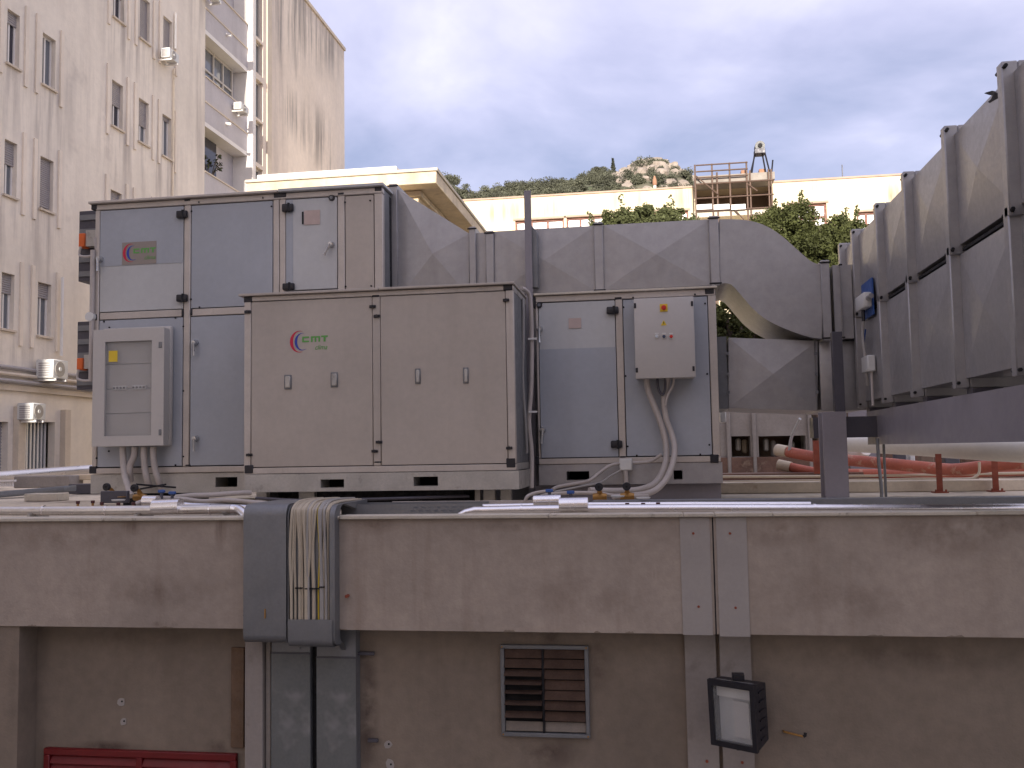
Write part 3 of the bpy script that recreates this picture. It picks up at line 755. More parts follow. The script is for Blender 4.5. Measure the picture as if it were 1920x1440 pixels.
# ---- unseen buildings behind the viewer, set to shade this roof and the left facade
ob = thing('opposite_building', 'pale plaster building facing the roof, behind the viewpoint', 'building', (0, -25, GZ))
OY, OH = -20.0, 15.2
hx = []
for k in range(7):
    for zq in (-5.4, -2.0, 1.4, 4.8, 8.2, 11.6): hx.append((-12 + 3.4 * k, -10.7 + 3.4 * k, zq, zq + 1.7))
f_o = lambda u, v, d: (u, OY - d, v)
mb = MB(); wall_sheet(mb, f_o, -13.6, 13.0, GZ, OH, hx, .25)
mb.add([(-13.6, OY, OH), (13, OY, OH), (13, OY - 10, OH), (-13.6, OY - 10, OH)], [(0, 1, 2, 3)])
for x in (-13.6, 13.0): mb.add([(x, OY, GZ), (x, OY - 10, GZ), (x, OY - 10, OH), (x, OY, OH)], [(0, 1, 2, 3)])
mb.add([(-13.6, OY - 10, GZ), (13, OY - 10, GZ), (13, OY - 10, OH), (-13.6, OY - 10, OH)], [(0, 1, 2, 3)])
mb.build('wall', 'facade_plain', ob)
for h_ in hx: MB().box(h_[0], h_[1], OY - .3, OY - .22, h_[2], h_[3]).build('window', 'glass_mid', ob)
tw = thing('shading_tower', 'unseen cream tower added behind the viewpoint to shade the left facade', 'building', (-26, -12, GZ))
MB().box(-40, -14.62, -14, -6, GZ, 36).build('wall', 'facade_plain', tw)  # added out of view: shades the left facade, leaves the bay pilaster sunlit
for k in range(6):
    for j in range(8): MB().box(-36 + 3.6 * k, -34.6 + 3.6 * k, -6.002, -5.97, GZ + 2 + 3.4 * j, GZ + 3.6 + 3.4 * j).build('window', 'glass_mid', tw)

# ---- the roof the machines stand on, with its fascia
WY = 6.0          # face of the projecting fascia band
LY = 6.20         # face of the wall below it
RORG = (-1, 10, GZ)
bb = []
for (px, py, rx, rz, am) in ((415, 992, .05, .16, 1), (250, 985, .10, .08, .8), (8, 988, .10, .09, .9), (120, 1010, .5, .12, .5), (300, 1110, .45, .14, .5), (700, 985, .2, .07, .6), (1225, 1075, .05, .06, .8), (1000, 985, .5, .05, .6),
                             (1470, 995, .3, .12, .6), (1760, 1000, .5, .18, .6), (310, 1170, .10, .03, 1), (1100, 1120, .5, .2, .4), (1600, 1120, .7, .2, .4), (1850, 985, .3, .1, .7)):
    bb.append((tuple(atY(px, py, WY)), (rx, .5, rz), (.13, .085, .06), am, 'soft' if rx > .12 else 'run'))
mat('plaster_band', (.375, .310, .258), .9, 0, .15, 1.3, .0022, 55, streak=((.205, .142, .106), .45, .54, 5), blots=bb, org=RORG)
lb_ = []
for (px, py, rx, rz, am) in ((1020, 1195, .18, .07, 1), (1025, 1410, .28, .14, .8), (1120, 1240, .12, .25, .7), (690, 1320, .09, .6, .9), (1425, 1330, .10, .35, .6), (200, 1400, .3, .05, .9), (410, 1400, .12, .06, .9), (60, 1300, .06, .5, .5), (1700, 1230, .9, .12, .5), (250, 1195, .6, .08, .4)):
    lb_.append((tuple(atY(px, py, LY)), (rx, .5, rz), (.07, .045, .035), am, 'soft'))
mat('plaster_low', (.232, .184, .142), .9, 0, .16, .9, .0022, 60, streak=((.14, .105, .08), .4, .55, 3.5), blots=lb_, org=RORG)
rb = thing('flat_roof_building', 'plastered flat-roofed building front below the air handling units', 'building', (-1, 10, GZ))
zt_ = atY(1000, 971, WY).z
band = R(0, 980, 1900, 1186, WY); zband0 = atY(960, 1184, WY).z
XL, XR = -11.0, 8.0
zcop = atY(960, 964, WY).z
MB().box(XL, XR, WY, 15.0, zt_ - .22, zt_ - .012).build('roof_slab', 'concrete', rb)
MB().add([(XL, WY + .02, zt_ - .008), (XR, WY + .02, zt_ - .008), (XR, 15, zt_ - .008), (XL, 15, zt_ - .008)], [(0, 1, 2, 3)]).build('roof_covering', 'roof_bitumen', rb)
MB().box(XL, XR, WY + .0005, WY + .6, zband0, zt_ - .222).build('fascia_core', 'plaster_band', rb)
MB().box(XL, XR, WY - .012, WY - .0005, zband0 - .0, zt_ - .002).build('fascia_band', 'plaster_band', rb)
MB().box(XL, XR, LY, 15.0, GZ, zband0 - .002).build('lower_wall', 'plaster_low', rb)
cx = atY(34, 1300, WY + .004).x
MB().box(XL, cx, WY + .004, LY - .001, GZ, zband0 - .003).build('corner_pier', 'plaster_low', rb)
jx = [atY(p, 972, WY).x for p in (-1500, -700, -250, 200, 640, 1030, 1281, 1340, 1448, 1828, 2300, 3000, 4200)]
for a, b in zip(jx, jx[1:]):
    MB().box(a + .002, b - .002, WY - .045, WY + .10, zt_ + .001, zcop + random.uniform(-.002, .002)).build('coping', 'coping', rb, bev=.004)
qx0, qx1 = atY(1345, 860, 14.8).x, 8.0
MB().box(qx0, qx1, 14.75, 14.98, zt_ - .006, H - .03).build('rear_parapet', 'rust_shade_brown', rb)
rch = random.Random(9)
for px in (60, 312, 640, 955, 1120, 1180, 1640, 1790):      # chipped lower arris of the band
    c = atY(px, 1183, WY - .012); w_ = rch.uniform(.02, .06); poly = [(c.x - w_, zband0 - .001)] + [(c.x - w_ + 2 * w_ * k / 6, zband0 + rch.uniform(.004, .014)) for k in range(1, 6)] + [(c.x + w_, zband0 - .001)]
    MB().prism(poly, WY - .0135, WY - .0118).build('plaster_chip', 'plaster_low', rb)
mbp = MB()   # chipped plaster patches round drilled holes
for (px, py, w, h) in ((227, 1316, 15, 17), (231, 1353, 14, 15), (727, 1396, 17, 15), (731, 1434, 16, 22)):
    c = atY(px, py, LY - .003); k = LY / 1750 / 2
    poly = []
    for i in range(9):
        a = i / 9 * 6.283; q = 1 + random.uniform(-.2, .2); poly.append((c.x + math.cos(a) * w * k * q, c.z + math.sin(a) * h * k * q))
    MB().prism(poly, LY - .004, LY + .01).build('plaster_patch', 'strip_plate', rb)
    MB().tube([(c.x + .008, LY - .006, c.z + .004), (c.x + .008, LY + .01, c.z + .004)], .007, 8).build('drill_hole', 'void', rb)

# ================================================================== AIR HANDLING UNITS
UY = 7.75                  # front plane of the two rear units
FY = 7.00                  # front plane of the unit standing forward
def rect_part(name, m, parent, x0, y0, x1, y1, Y, t, bev=.003, front=None, **kw):
    a, b, c, d = R(x0, y0, x1, y1, Y); return MB().box(a, b, Y, Y + t, c, d).build(name, m, parent, bev=bev, **kw)
def screw(parent, px, py, Y, r=.008):
    c = atY(px, py, Y); MB().tube([(c.x, Y - .004, c.z), (c.x, Y + .004, c.z)], r, 8).build('screw', 'gasket', parent)
def lever(parent, px, py, qx, qy, Y):
    c, e = atY(px, py, Y), atY(qx, qy, Y - .05)
    h = MB().tube([(c.x, Y + .002, c.z), (c.x, Y - .02, c.z), (c.x, Y - .05, c.z)], [.028, .026, .018], 12).build('handle', 'silver_handle', parent)
    d = (e - Vector((c.x, Y - .05, c.z))); s = Vector((c.x, Y - .045, c.z))
    MB().tube([s, s + d * .3, s + d * .7, s + d], [.013, .012, .011, .014], 8).build('lever', 'silver_handle', h)
def hinge(parent, x0, y0, x1, y1, Y):
    a, b, c, d = R(x0, y0, x1, y1, Y - .03)
    o = MB().box(a, b, Y - .036, Y + .001, c, d).build('hinge', 'black_plastic', parent, bev=.012, seg=2)
    MB().tube([((a + b) / 2 + .012, Y - .03, c - .004), ((a + b) / 2 + .012, Y - .03, d + .004)], .012, 8).build('hinge_pin', 'gasket', o)
def corner(parent, x0, y0, x1, y1, Y, t=.06):
    a, b, c, d = R(x0, y0, x1, y1, Y); MB().box(a, b, Y - .004, Y + t, c, d).build('corner_block', 'black_plastic', parent, bev=.006)
def porthole(parent, px, py, Y, r):
    c = atY(px, py, Y); o = MB().tube([(c.x, Y + .002, c.z), (c.x, Y - .014, c.z)], [r, r * .86], 18).build('porthole', 'black_plastic', parent)
    MB().tube([(c.x, Y - .014, c.z), (c.x, Y - .017, c.z)], r * .5, 14).build('lens', 'glass_mid', o)
def logo(parent, x0, y0, x1, y1, Y, k=1.0):
    """crescent pair and the maker's letters inside the pixel box"""
    a, b, c, d = R(x0, y0, x1, y1, Y); w, h = b - a, d - c
    def cres(cx, cz, R1, dx, R2, yy, m, name, t0=100, t1=262):
        pts = []; n = 22
        for i in range(n + 1):
            t = rad(t0 + (t1 - t0) * i / n); pts.append((cx + math.cos(t) * R1 * .92, cz + math.sin(t) * R1))
        for i in range(n + 1):
            t = rad(t1 - (t1 - t0) * i / n); s_ = math.sin(math.pi * i / n) ** .7
            pts.append((cx + math.cos(t) * (R1 * .92 - dx * s_), cz + math.sin(t) * (R1 - R2 * s_)))
        return pts
    def flat(pts, yy, m, name):
        n = len(pts) // 2; A = pts[:n]; B = list(reversed(pts[n:])); mb = MB()
        mb.strip([(p[0], yy, p[1]) for p in A], [(p[0], yy, p[1]) for p in B]); return mb.build(name, m, parent, smooth=False)
    R1 = h * .5
    flat(cres(a + R1 * .95, c + R1, R1, w * .085, h * .06, 0, 0, 0, 68, 292), Y - .0012, 'logo_red', 'red_crescent')
    flat(cres(a + R1 * 1.22, c + R1 * .98, R1 * .80, w * .07, h * .05, 0, 0, 0, 72, 305), Y - .0018, 'logo_blue', 'blue_crescent')
    # squared letters c m T
    lx = a + w * .33; lw = w * .67; lz0, lz1 = c + h * .46, c + h * .74; th = (lz1 - lz0) * .30
    mb = MB(); g = .0015
    def bar(u0, u1, v0, v1):
        p0, p1, q0, q1 = lx + lw * u0, lx + lw * u1, lz0 + (lz1 - lz0) * v0, lz0 + (lz1 - lz0) * v1
        mb.add([(p0, Y - g, q0), (p1, Y - g, q0), (p1, Y - g, q1), (p0, Y - g, q1)], [(0, 1, 2, 3)])
    bar(0, .07, 0, .95); bar(.07, .27, 0, .27); bar(.07, .27, .68, .95)
    bar(.34, .41, 0, .95); bar(.41, .63, .68, .95); bar(.48, .55, 0, .68); bar(.63, .70, 0, .95)
    bar(.74, 1.0, .74, 1.0); bar(.83, .91, 0, .74)
    mb.build('lettering', 'logo_green', parent, smooth=False)
    mb = MB(); text_on(mb, 'clima', lx + lw * .5, lx + lw * .98, c + h * .10, c + h * .33, Y - g, .35)
    mb.build('small_lettering', 'logo_green', parent, smooth=False)

# ---- tall double-deck unit at the left
a = atY(179, 384, UY); b = atY(717, 352, UY)
LX0, LX1, LZ1 = a.x, b.x, a.z
LZ0 = atY(180, 889, UY).z; LSK = atY(180, 926, UY).z; UB = 9.35
lu = thing('air_handling_unit', 'tall two-deck grey air handling unit with bluish film panels, at the left', 'air handler', ((LX0 + LX1) / 2, 8.5, LSK))
P = .070
MB().box(LX0 + .02, LX1 - .02, UY + .03, UB, LZ0 + .01, LZ1 - .01).build('inner_casing', 'gasket', lu)
zm1, zm0 = atY(182, 587, UY).z, atY(182, 600, UY).z
xv = [(LX0, atY(183, 450, UY).x), (atY(345, 450, UY).x, atY(357, 450, UY).x), (atY(512, 450, UY).x, atY(523, 450, UY).x), (atY(524, 450, UY).x, atY(535, 450, UY).x), (atY(633, 450, UY).x, atY(646, 450, UY).x), (atY(702, 450, UY).x, LX1)]
xv[0] = (LX0, LX0 + .045)
for (p, q) in xv: MB().box(p, q, UY, UY + .06, LZ0 + .055, LZ1 - .055).build('upright', 'alu_profile', lu, bev=.006)
ztop_rail = LZ1 - .055
MB().box(LX0, LX1, UY, UY + .06, LZ1 - .053, LZ1).build('top_rail', 'alu_profile', lu, bev=.006)
MB().box(LX0, LX1, UY, UY + .06, LZ0, LZ0 + .053).build('bottom_rail', 'alu_profile', lu, bev=.006)
for (p, q) in ((xv[0][1], xv[1][0]), (xv[1][1], xv[2][0])):
    MB().box(p + .012, q - .012, UY + .001, UY + .05, zm0, zm1).build('middle_rail', 'alu_profile', lu, bev=.005)
MB().box(LX0 - .05, xv[2][1], UY - .04, UB + .02, LZ1 + .002, LZ1 + .024).build('roof_sheet', 'alu_profile', lu, bev=.004)
MB().box(xv[3][0], LX1 + .02, UY - .04, UB + .02, LZ1 + .004, LZ1 + .030).build('roof_sheet', 'sheet_pale', lu, bev=.004)
g = .007
def panel(x0, x1, z0, z1, m, name='panel', Y=UY, parent=None, dy=.004):
    return MB().box(x0 + g, x1 - g, Y + dy, Y + .035, z0 + g, z1 - g).build(name, m, parent or lu, bev=.003)
zt2 = LZ1 - .055; zb2 = LZ0 + .055
d1 = panel(xv[0][1], xv[1][0], zm1, zt2, 'sheet_pale', 'door')
# film left on the upper part of the door
zfilm = atY(190, 500, UY).z
MB().box(xv[0][1] + g, xv[1][0] - g, UY + .001, UY + .0035, zfilm, zt2 - g).build('protective_film', 'film_blue', d1)
pl = rect_part('logo_plate', 'logo_plate', d1, 229, 455, 293, 494, UY - .001, .0015, 0)
logo(d1, 230, 458, 292, 489, UY - .0015)
panel(xv[1][1], xv[2][0], zm1, zt2, 'film_blue')
panel(xv[0][1], xv[1][0], zb2, zm0, 'film_blue')
d2 = panel(xv[1][1], xv[2][0], zb2, zm0, 'film_blue', 'door')
d3 = panel(xv[3][1], xv[4][0], atY(560, 545, UY).z, zt2, 'sheet_pale', 'door')
xf = atY(549, 450, UY).x
MB().box(xv[3][1] + g, xf, UY + .001, UY + .0035, atY(560, 545, UY).z + g, zt2 - g).build('protective_film', 'film_blue', d3)
panel(xv[3][1], xv[4][0], zb2, atY(560, 558, UY).z, 'sheet_pale')
panel(xv[4][1], xv[5][0], zb2, zt2, 'sheet_cream')
# right flank of the unit, and the left flank
MB().box(LX1 - .018, LX1 - .002, UY + .061, UB, LZ0 + .01, LZ1 - .01).build('side_panel', 'galv_blue', lu)
MB().box(LX0 + .002, LX0 + .018, UY + .061, UB, LZ0 + .01, LZ1 - .01).build('side_panel', 'sheet_pale', lu)
for (x0, y0, x1, y1) in ((171, 383, 182, 393), (513, 359, 537, 370), (702, 349, 716, 358), (167, 874, 181, 888), (633, 361, 645, 365), (345, 374, 357, 377)): corner(lu, x0, y0, x1, y1, UY)
for (x0, y0, x1, y1) in ((177, 589, 182, 601), (340, 580, 345, 593), (357, 579, 361, 591), (347, 871, 357, 874)): corner(lu, x0, y0, x1, y1, UY - .0005, .05)
for h_ in ((330, 395, 350, 408), (330, 552, 350, 565), (528, 382, 549, 396), (529, 531, 551, 543)): hinge(lu, *h_, UY)
lever(d1, 189, 486, 183, 508, UY); lever(d2, 367, 643, 363, 667, UY); lever(d2, 368, 822, 363, 846, UY); lever(d3, 622, 459, 607, 478, UY)
porthole(d3, 622, 371, UY, .028)
rect_part('notice', 'paper', d3, 570, 395, 600, 420, UY - .0015, .003, 0)
rect_part('notice_edge', 'gasket', d3, 566, 397, 569, 420, UY - .003, .003, 0)
for p in ((359, 396), (509, 387), (373, 379), (493, 371), (358, 561), (374, 576), (195, 603), (205, 614), (329, 596), (344, 612), (344, 733), (344, 856), (329, 872), (181, 859), (204, 846), (647, 379), (694, 376), (648, 537), (696, 536)): screw(lu, *p, UY)
# skid under it
sx1 = atY(470, 900, UY).x
sl = R(402, 895, 443, 913, UY)
mb = MB(); wall_sheet(mb, lambda u, v, d: (u, UY + .02 + d, v), LX0 - .02, LX1, LSK, LZ0 - .004, [sl], .25)
mb.add([(LX0 - .02, UY + .02, LSK), (LX0 - .02, UB, LSK), (LX0 - .02, UB, LZ0 - .004), (LX0 - .02, UY + .02, LZ0 - .004)], [(0, 1, 2, 3)])
mb.build('skid', 'galv_skid', lu)
MB().box(LX0 + .1, LX1 - .1, UY + .27, UB, LSK, LZ0 - .006).build('skid_shade_fill', 'void', lu)  # black fill stands in for the dark inside of the skid
for x in (LX0 + .25, LX0 + 1.6, LX1 - .2): MB().box(x, x + .12, UY + .1, UB - .1, zt_ - .008, LSK).build('foot', 'gasket', lu)
# intake hoods with damper motors on the left flank
for (pt, pb, act, k) in ((387, 521, (437, 463), 'upper'), (598, 728, (671, 693), 'lower')):
    z1, z0 = atY(165, pt, UY + .1).z, atY(165, pb, UY + .1).z; xh = atY(149, 450, UY + .25).x
    o = MB().box(xh, LX0 - .001, UY + .24, UY + 1.0, z0, z1).build('damper_frame', 'steel_dark', lu, bev=.004)
    for i in range(5):
        zz_ = z0 + (z1 - z0) * (i + .5) / 5; MB().box(xh + .012, LX0 - .03, UY + .225, UY + .239, zz_ - .025, zz_ + .025).build('blade_link', 'galv_blue', o)
    xo = atY(147, 450, UY + .13).x
    MB().box(xo, xo + .06, UY + .13, UY + .22, atY(155, act[1], UY + .13).z, atY(155, act[0], UY + .13).z).build('damper_motor', 'orange', o, bev=.006)
    MB().box(xo + .061, LX0 - .005, UY + .15, UY + .22, atY(155, act[1], UY + .13).z + .01, atY(155, act[0], UY + .13).z + .03).build('motor_bracket', 'galv_skid', o)
    pth = smoothpath([Vector((xo + .03, UY + .12, atY(155, act[1], UY + .13).z)), Vector((xo + .04, UY + .10, atY(155, act[1], UY + .13).z - .09)), Vector((LX0 - .01, UY + .02, atY(155, act[1], UY + .13).z - .10)), Vector((LX0 + .0, UY - .01, atY(155, act[1], UY + .13).z + .05))], 4)
    MB().tube(pth, .012, 6).build('motor_cable', 'conduit', o)
# conduit down the left edge
cxp = LX0 - .005
cd = MB().tube([(cxp, UY - .02, atY(178, 470, UY).z), (cxp, UY - .02, atY(178, 715, UY).z)], .022, 10).build('edge_conduit', 'conduit', label='grey conduit with a round boss up the left corner of the tall unit', cat='conduit')
c = atY(169, 594, UY - .03); MB().tube([(c.x, UY - .045, c.z), (c.x, UY + .0, c.z)], .042, 14).build('boss', 'white_plastic', cd)

# ---- glazed electrical cabinet
CY = 7.585
ca = R(175, 619, 306, 835, CY); cb = R(178, 610, 325, 838, UY - .001)
cab = thing('electrical_cabinet', 'grey electrical cabinet with glazed door on the tall unit at the left', 'electrical cabinet', ((ca[0] + ca[1]) / 2, 7.65, ca[2]))
MB().box(ca[0] + .015, cb[1], UY - .055, UY - .001, ca[2] - .005, ca[3] + .03).build('back_plate', 'cabinet_grey', cab, bev=.02, seg=2)
mb = MB().box(ca[0] + .01, ca[0] + .03, CY + .022, UY - .056, ca[2], ca[3]).box(ca[1] - .03, ca[1] - .01, CY + .022, UY - .056, ca[2], ca[3])
mb.box(ca[0] + .03, ca[1] - .03, CY + .022, UY - .056, ca[2], ca[2] + .02).box(ca[0] + .03, ca[1] - .03, CY + .022, UY - .056, ca[3] - .02, ca[3]); mb.build('body', 'cabinet_grey', cab)
gl = R(197, 641, 283, 816, CY)
mb = MB()
for (p, q, r_, s_) in ((ca[0], gl[0], ca[2], ca[3]), (gl[1], ca[1], ca[2], ca[3]), (gl[0], gl[1], ca[2], gl[2]), (gl[0], gl[1], gl[3], ca[3])): mb.box(p, q, CY, CY + .02, r_, s_)
dr = mb.build('door', 'cabinet_grey', cab)
MB().box(gl[0] - .002, gl[1] + .002, CY + .012, CY + .016, gl[2] - .002, gl[3] + .002).build('door_glass', 'glass_clear', dr)
nrow = 4
for i in range(nrow):
    z0 = gl[2] - .02 + (gl[3] - gl[2] + .04) * i / nrow; z1 = gl[2] - .02 + (gl[3] - gl[2] + .04) * (i + 1) / nrow
    MB().box(gl[0] - .04, gl[1] + .04, CY + .055, CY + .07, z0 + .003, z1 - .003).build('cover_plate', 'cabinet_inner', cab, bev=.002)
zc_ = atY(240, 727, CY + .05).z
for (p0, p1) in ((213, 238), (249, 275)):
    q = R(p0, 723, p1, 732, CY + .05); MB().box(q[0], q[1], CY + .035, CY + .055, zc_ - .018, zc_ + .018).build('breaker', 'cabinet_grey', cab, bev=.003)
    for j in range(4):
        xx = q[0] + (q[1] - q[0]) * (j + .5) / 4; MB().box(xx - .008, xx + .008, CY + .026, CY + .034, zc_ - .008, zc_ + .007).build('breaker_toggle', 'gasket', cab)
rect_part('warning_sticker', 'yellow_sticker', dr, 204, 658, 220, 678, CY + .009, .002, 0)
for (x0, y0, x1, y1) in ((297, 641, 303, 652), (297, 805, 302, 816)): rect_part('latch', 'galv_blue', dr, x0, y0, x1, y1, CY - .006, .008, .003)
for k, (sx, pts, ys) in enumerate(((230, [(230, 838), (231, 860), (234, 890), (241, 915), (246, 930)], (7.66, 7.66, 7.63, 7.55, 7.5)),
                       (253, [(253, 838), (251, 856), (244, 872), (243, 886), (245, 902)], (7.66, 7.66, 7.66, 7.66, 7.7)),
                       (270, [(270, 838), (270, 858), (272, 880), (276, 900), (280, 915)], (7.66, 7.66, 7.66, 7.66, 7.7)),
                       (288, [(288, 838), (288, 858), (291, 880), (297, 900), (302, 914)], (7.66, 7.66, 7.66, 7.66, 7.7)))):
    MB().tube(smoothpath(pathY(pts, ys), 5), .028, 10).build('cabinet_conduit', 'conduit', label=['leftmost', 'second from left', 'third from left', 'rightmost'][k] + ' of four beige conduits below the glazed cabinet', cat='conduit', group='conduits under the glazed cabinet')

# ---- forward unit with two large cream panels
a = atY(458, 562, FY); FX0 = a.x; FX1 = atY(962, 535, FY).x
FZ1 = atY(458, 557, FY).z; FZ0 = atY(470, 889, FY).z; FSK = atY(470, 923, FY).z; FB = 7.70
fu = thing('air_handling_unit', 'cream two-panel air handling unit standing forward in the middle', 'air handler', ((FX0 + FX1) / 2, 7.35, FSK))
MB().box(FX0 + .015, FX1 - .02, FY + .03, FB - .01, FZ0 + .01, FZ1 - .01).build('inner_casing', 'gasket', fu)
ux = [(FX0, FX0 + .056), (atY(699, 700, FY).x, atY(713, 700, FY).x), (FX1 - .060, FX1)]
for p, q in ux: MB().box(p, q, FY, FY + .05, FZ0 + .05, FZ1 - .04).build('upright', 'alu_profile' if (p, q) != ux[1] else 'sheet_cream', fu, bev=.004)
MB().box(FX0, FX1, FY, FY + .05, FZ1 - .038, FZ1).build('top_rail', 'alu_profile', fu, bev=.004)
MB().box(FX0, FX1, FY, FY + .05, FZ0, FZ0 + .048).build('bottom_rail', 'alu_profile', fu, bev=.004)
MB().box(FX0 - .035, ux[1][1], FY - .035, FB, FZ1 + .002, FZ1 + .022).build('roof_sheet', 'sheet_cream', fu, bev=.003)
MB().box(ux[1][1] + .003, FX1 + .012, FY - .035, FB, FZ1 + .004, FZ1 + .022).build('roof_sheet', 'sheet_cream', fu, bev=.003)
g = .004
p1 = panel(ux[0][1], ux[1][0], FZ0 + .05, FZ1 - .04, 'sheet_cream', 'panel', FY, fu, .002)
p2 = panel(ux[1][1], ux[2][0], FZ0 + .05, FZ1 - .04, 'sheet_cream', 'panel', FY, fu, .002)
logo(p1, 543, 621, 615, 659, FY + .001)
for (par, x0, y0, x1, y1) in ((p1, 533, 703, 547, 730), (p1, 620, 698, 634, 726), (p2, 778, 691, 789, 720), (p2, 868, 689, 879, 719)):
    q = R(x0, y0, x1, y1, FY); o = MB().box(q[0], q[1], FY - .006, FY + .001, q[2], q[3]).build('pull_handle', 'galv_blue', par, bev=.004)
    MB().box(q[0] + .012, q[1] - .006, FY - .020, FY - .0062, q[2] + .012, q[3] - .012).build('grip', 'galv_skid', o, bev=.006)
for (x, y) in ((465, 585), (699, 575), (707, 593), (711, 829), (703, 846), (468, 853), (949, 563), (955, 840)):
    q = R(x - 6, y - 2.5, x + 6, y + 2.5, FY); c = ((q[0] + q[1]) / 2, (q[2] + q[3]) / 2)
    o = MB().box(q[0], q[1], FY - .014, FY - .001, q[2], q[3]).build('clip', 'black_plastic', fu, bev=.003)
    MB().tube([(c[0], FY - .022, c[1]), (c[0], FY - .012, c[1])], .013, 8).build('clip_knob', 'black_plastic', o)
for q in ((457, 554, 473, 567), (943, 532, 961, 544), (458, 872, 475, 888), (949, 859, 967, 877)): corner(fu, *q, FY)
for q in ((697, 553, 711, 557), (701, 865, 715, 868)): corner(fu, *q, FY - .001, .04)
MB().box(FX1 - .018, FX1 - .001, FY + .051, FB, FZ0 + .055, FZ1 - .045).build('side_panel', 'galv_blue', fu)
MB().box(FX1 - .03, FX1 + .001, FY + .051, FB, FZ1 - .043, FZ1 - .001).build('side_rail', 'galv_skid', fu)
MB().box(FX1 - .03, FX1 + .001, FY + .051, FB, FZ0, FZ0 + .053).build('side_rail', 'galv_skid', fu)
s1, s2 = R(602, 899, 646, 914, FY), R(776, 894, 822, 911, FY)
mb = MB(); wall_sheet(mb, lambda u, v, d: (u, FY - .012 + d, v), FX0 + .012, FX1 + .02, FSK, FZ0 - .003, [s1, s2], .2)
mb.add([(FX1 + .02, FY - .012, FSK), (FX1 + .02, FB, FSK), (FX1 + .02, FB, FZ0 - .003), (FX1 + .02, FY - .012, FZ0 - .003)], [(0, 1, 2, 3)])
mb.add([(FX0 + .012, FY - .012, FZ0 - .003), (FX1 + .02, FY - .012, FZ0 - .003), (FX1 + .02, FY + .05, FZ0 - .003), (FX0 + .012, FY + .05, FZ0 - .003)], [(0, 1, 2, 3)])
mb.build('skid', 'galv_skid', fu)
MB().box(FX0 + .02, FX1 - .02, FY + .2, FB, FSK + .01, FZ0 - .005).build('skid_shade_fill', 'void', fu)  # dark hollow of the skid, put in as black fill
for (px0, px1) in ((890, 900), (906, 928), (938, 958), (560, 590), (480, 500)):
    x0, x1 = atY(px0, 925, FY + .15).x, atY(px1, 925, FY + .15).x
    o = MB().box(x0, x1, FY + .15, FY + .22, zt_ - .008, FSK - .002).build('foot', 'galv_skid', fu, bev=.003)

MB().box(FX0 + .45, FX1 - .45, FY + .2, FB, zt_ - .006, FSK - .003).build('shade_block', 'gasket', fu)  # dark block stands in for the shade under the forward unit

# ---- right unit with door and control box
RX0, RX1 = atY(1004, 560, UY).x, atY(1341, 540, UY).x
RZ1 = atY(1341, 541, UY).z; RZ0 = atY(1012, 871, UY).z; RSK = atY(1348, 906, UY).z; RBK = 9.2
ru = thing('air_handling_unit', 'bluish grey air handling unit with control box, at the right', 'air handler', ((RX0 + RX1) / 2, 8.4, RSK))
MB().box(RX0 + .02, RX1 - .02, UY + .03, RBK, RZ0 + .01, RZ1 - .01).build('inner_casing', 'gasket', ru)
rxv = [(RX0, RX0 + .018), (atY(1157, 700, UY).x, atY(1170, 700, UY).x), (RX1 - .062, RX1)]
for p, q in rxv: MB().box(p, q, UY, UY + .05, RZ0 + .05, RZ1 - .055).build('upright', 'alu_profile', ru, bev=.004)
MB().box(RX0, RX1, UY, UY + .05, RZ1 - .053, RZ1).build('top_rail', 'alu_profile', ru, bev=.004)
MB().box(RX0, RX1, UY, UY + .05, RZ0, RZ0 + .048).build('bottom_rail', 'alu_profile', ru, bev=.004)
MB().box(RX0 - .012, RX1 + .012, UY - .03, RBK, RZ1 + .002, RZ1 + .020).build('roof_sheet', 'coping', ru, bev=.003)
g = .006
rd = panel(rxv[0][1], rxv[1][0], RZ0 + .05, RZ1 - .055, 'sheet_pale', 'door', UY, ru)
zf = atY(1080, 653, UY).z
MB().box(rxv[0][1] + g, rxv[1][0] - g, UY + .001, UY + .0035, RZ0 + .05 + g, zf).build('protective_film', 'film_blue', rd)
rp = panel(rxv[1][1], rxv[2][0], RZ0 + .05, RZ1 - .055, 'film_blue', 'panel', UY, ru)
for q in ((1321, 539, 1339, 551), (1331, 852, 1348, 868), (1152, 557, 1166, 561), (1162, 855, 1174, 858), (1000, 557, 1005, 578), (1004, 856, 1011, 872)): corner(ru, *q, UY - .0006)
for h_ in ((1137, 575, 1160, 588), (1145, 826, 1167, 840)): hinge(ru, *h_, UY)
porthole(rd, 1011, 572, UY, .026); lever(rd, 1012, 617, 1011, 642, UY); lever(rd, 1018, 806, 1015, 832, UY)
rect_part('notice', 'paper', rd, 1066, 597, 1090, 615, UY - .0015, .003, 0)
for p in ((1169, 576), (1187, 558), (1303, 552), (1322, 569), (1173, 705), (1326, 701), (1177, 837), (1194, 854), (1330, 834), (1313, 852)): screw(ru, *p, UY)
sa, sb = R(1062, 884, 1105, 900, UY), R(1263, 882, 1280, 899, UY)
mb = MB(); wall_sheet(mb, lambda u, v, d: (u, UY + .01 + d, v), RX0, RX1 + .01, RSK, RZ0 - .003, [sa, sb], .3)
mb.add([(RX1 + .01, UY + .01, RSK), (RX1 + .01, RBK, RSK), (RX1 + .01, RBK, RZ0 - .003), (RX1 + .01, UY + .01, RZ0 - .003)], [(0, 1, 2, 3)])
mb.build('skid', 'galv', ru)
MB().box(RX0 + .05, RX1 - .05, UY + .6, RBK, RSK, RZ0 - .005).build('skid_shade_fill', 'void', ru)  # black fill in place of the unlit hollow behind the slots
MB().box(RX0 - .05, RX1 + .0, UY + .10, UY + .24, zt_ - .006, RSK - .002).build('support_beam', 'steel_paint', ru, bev=.004)
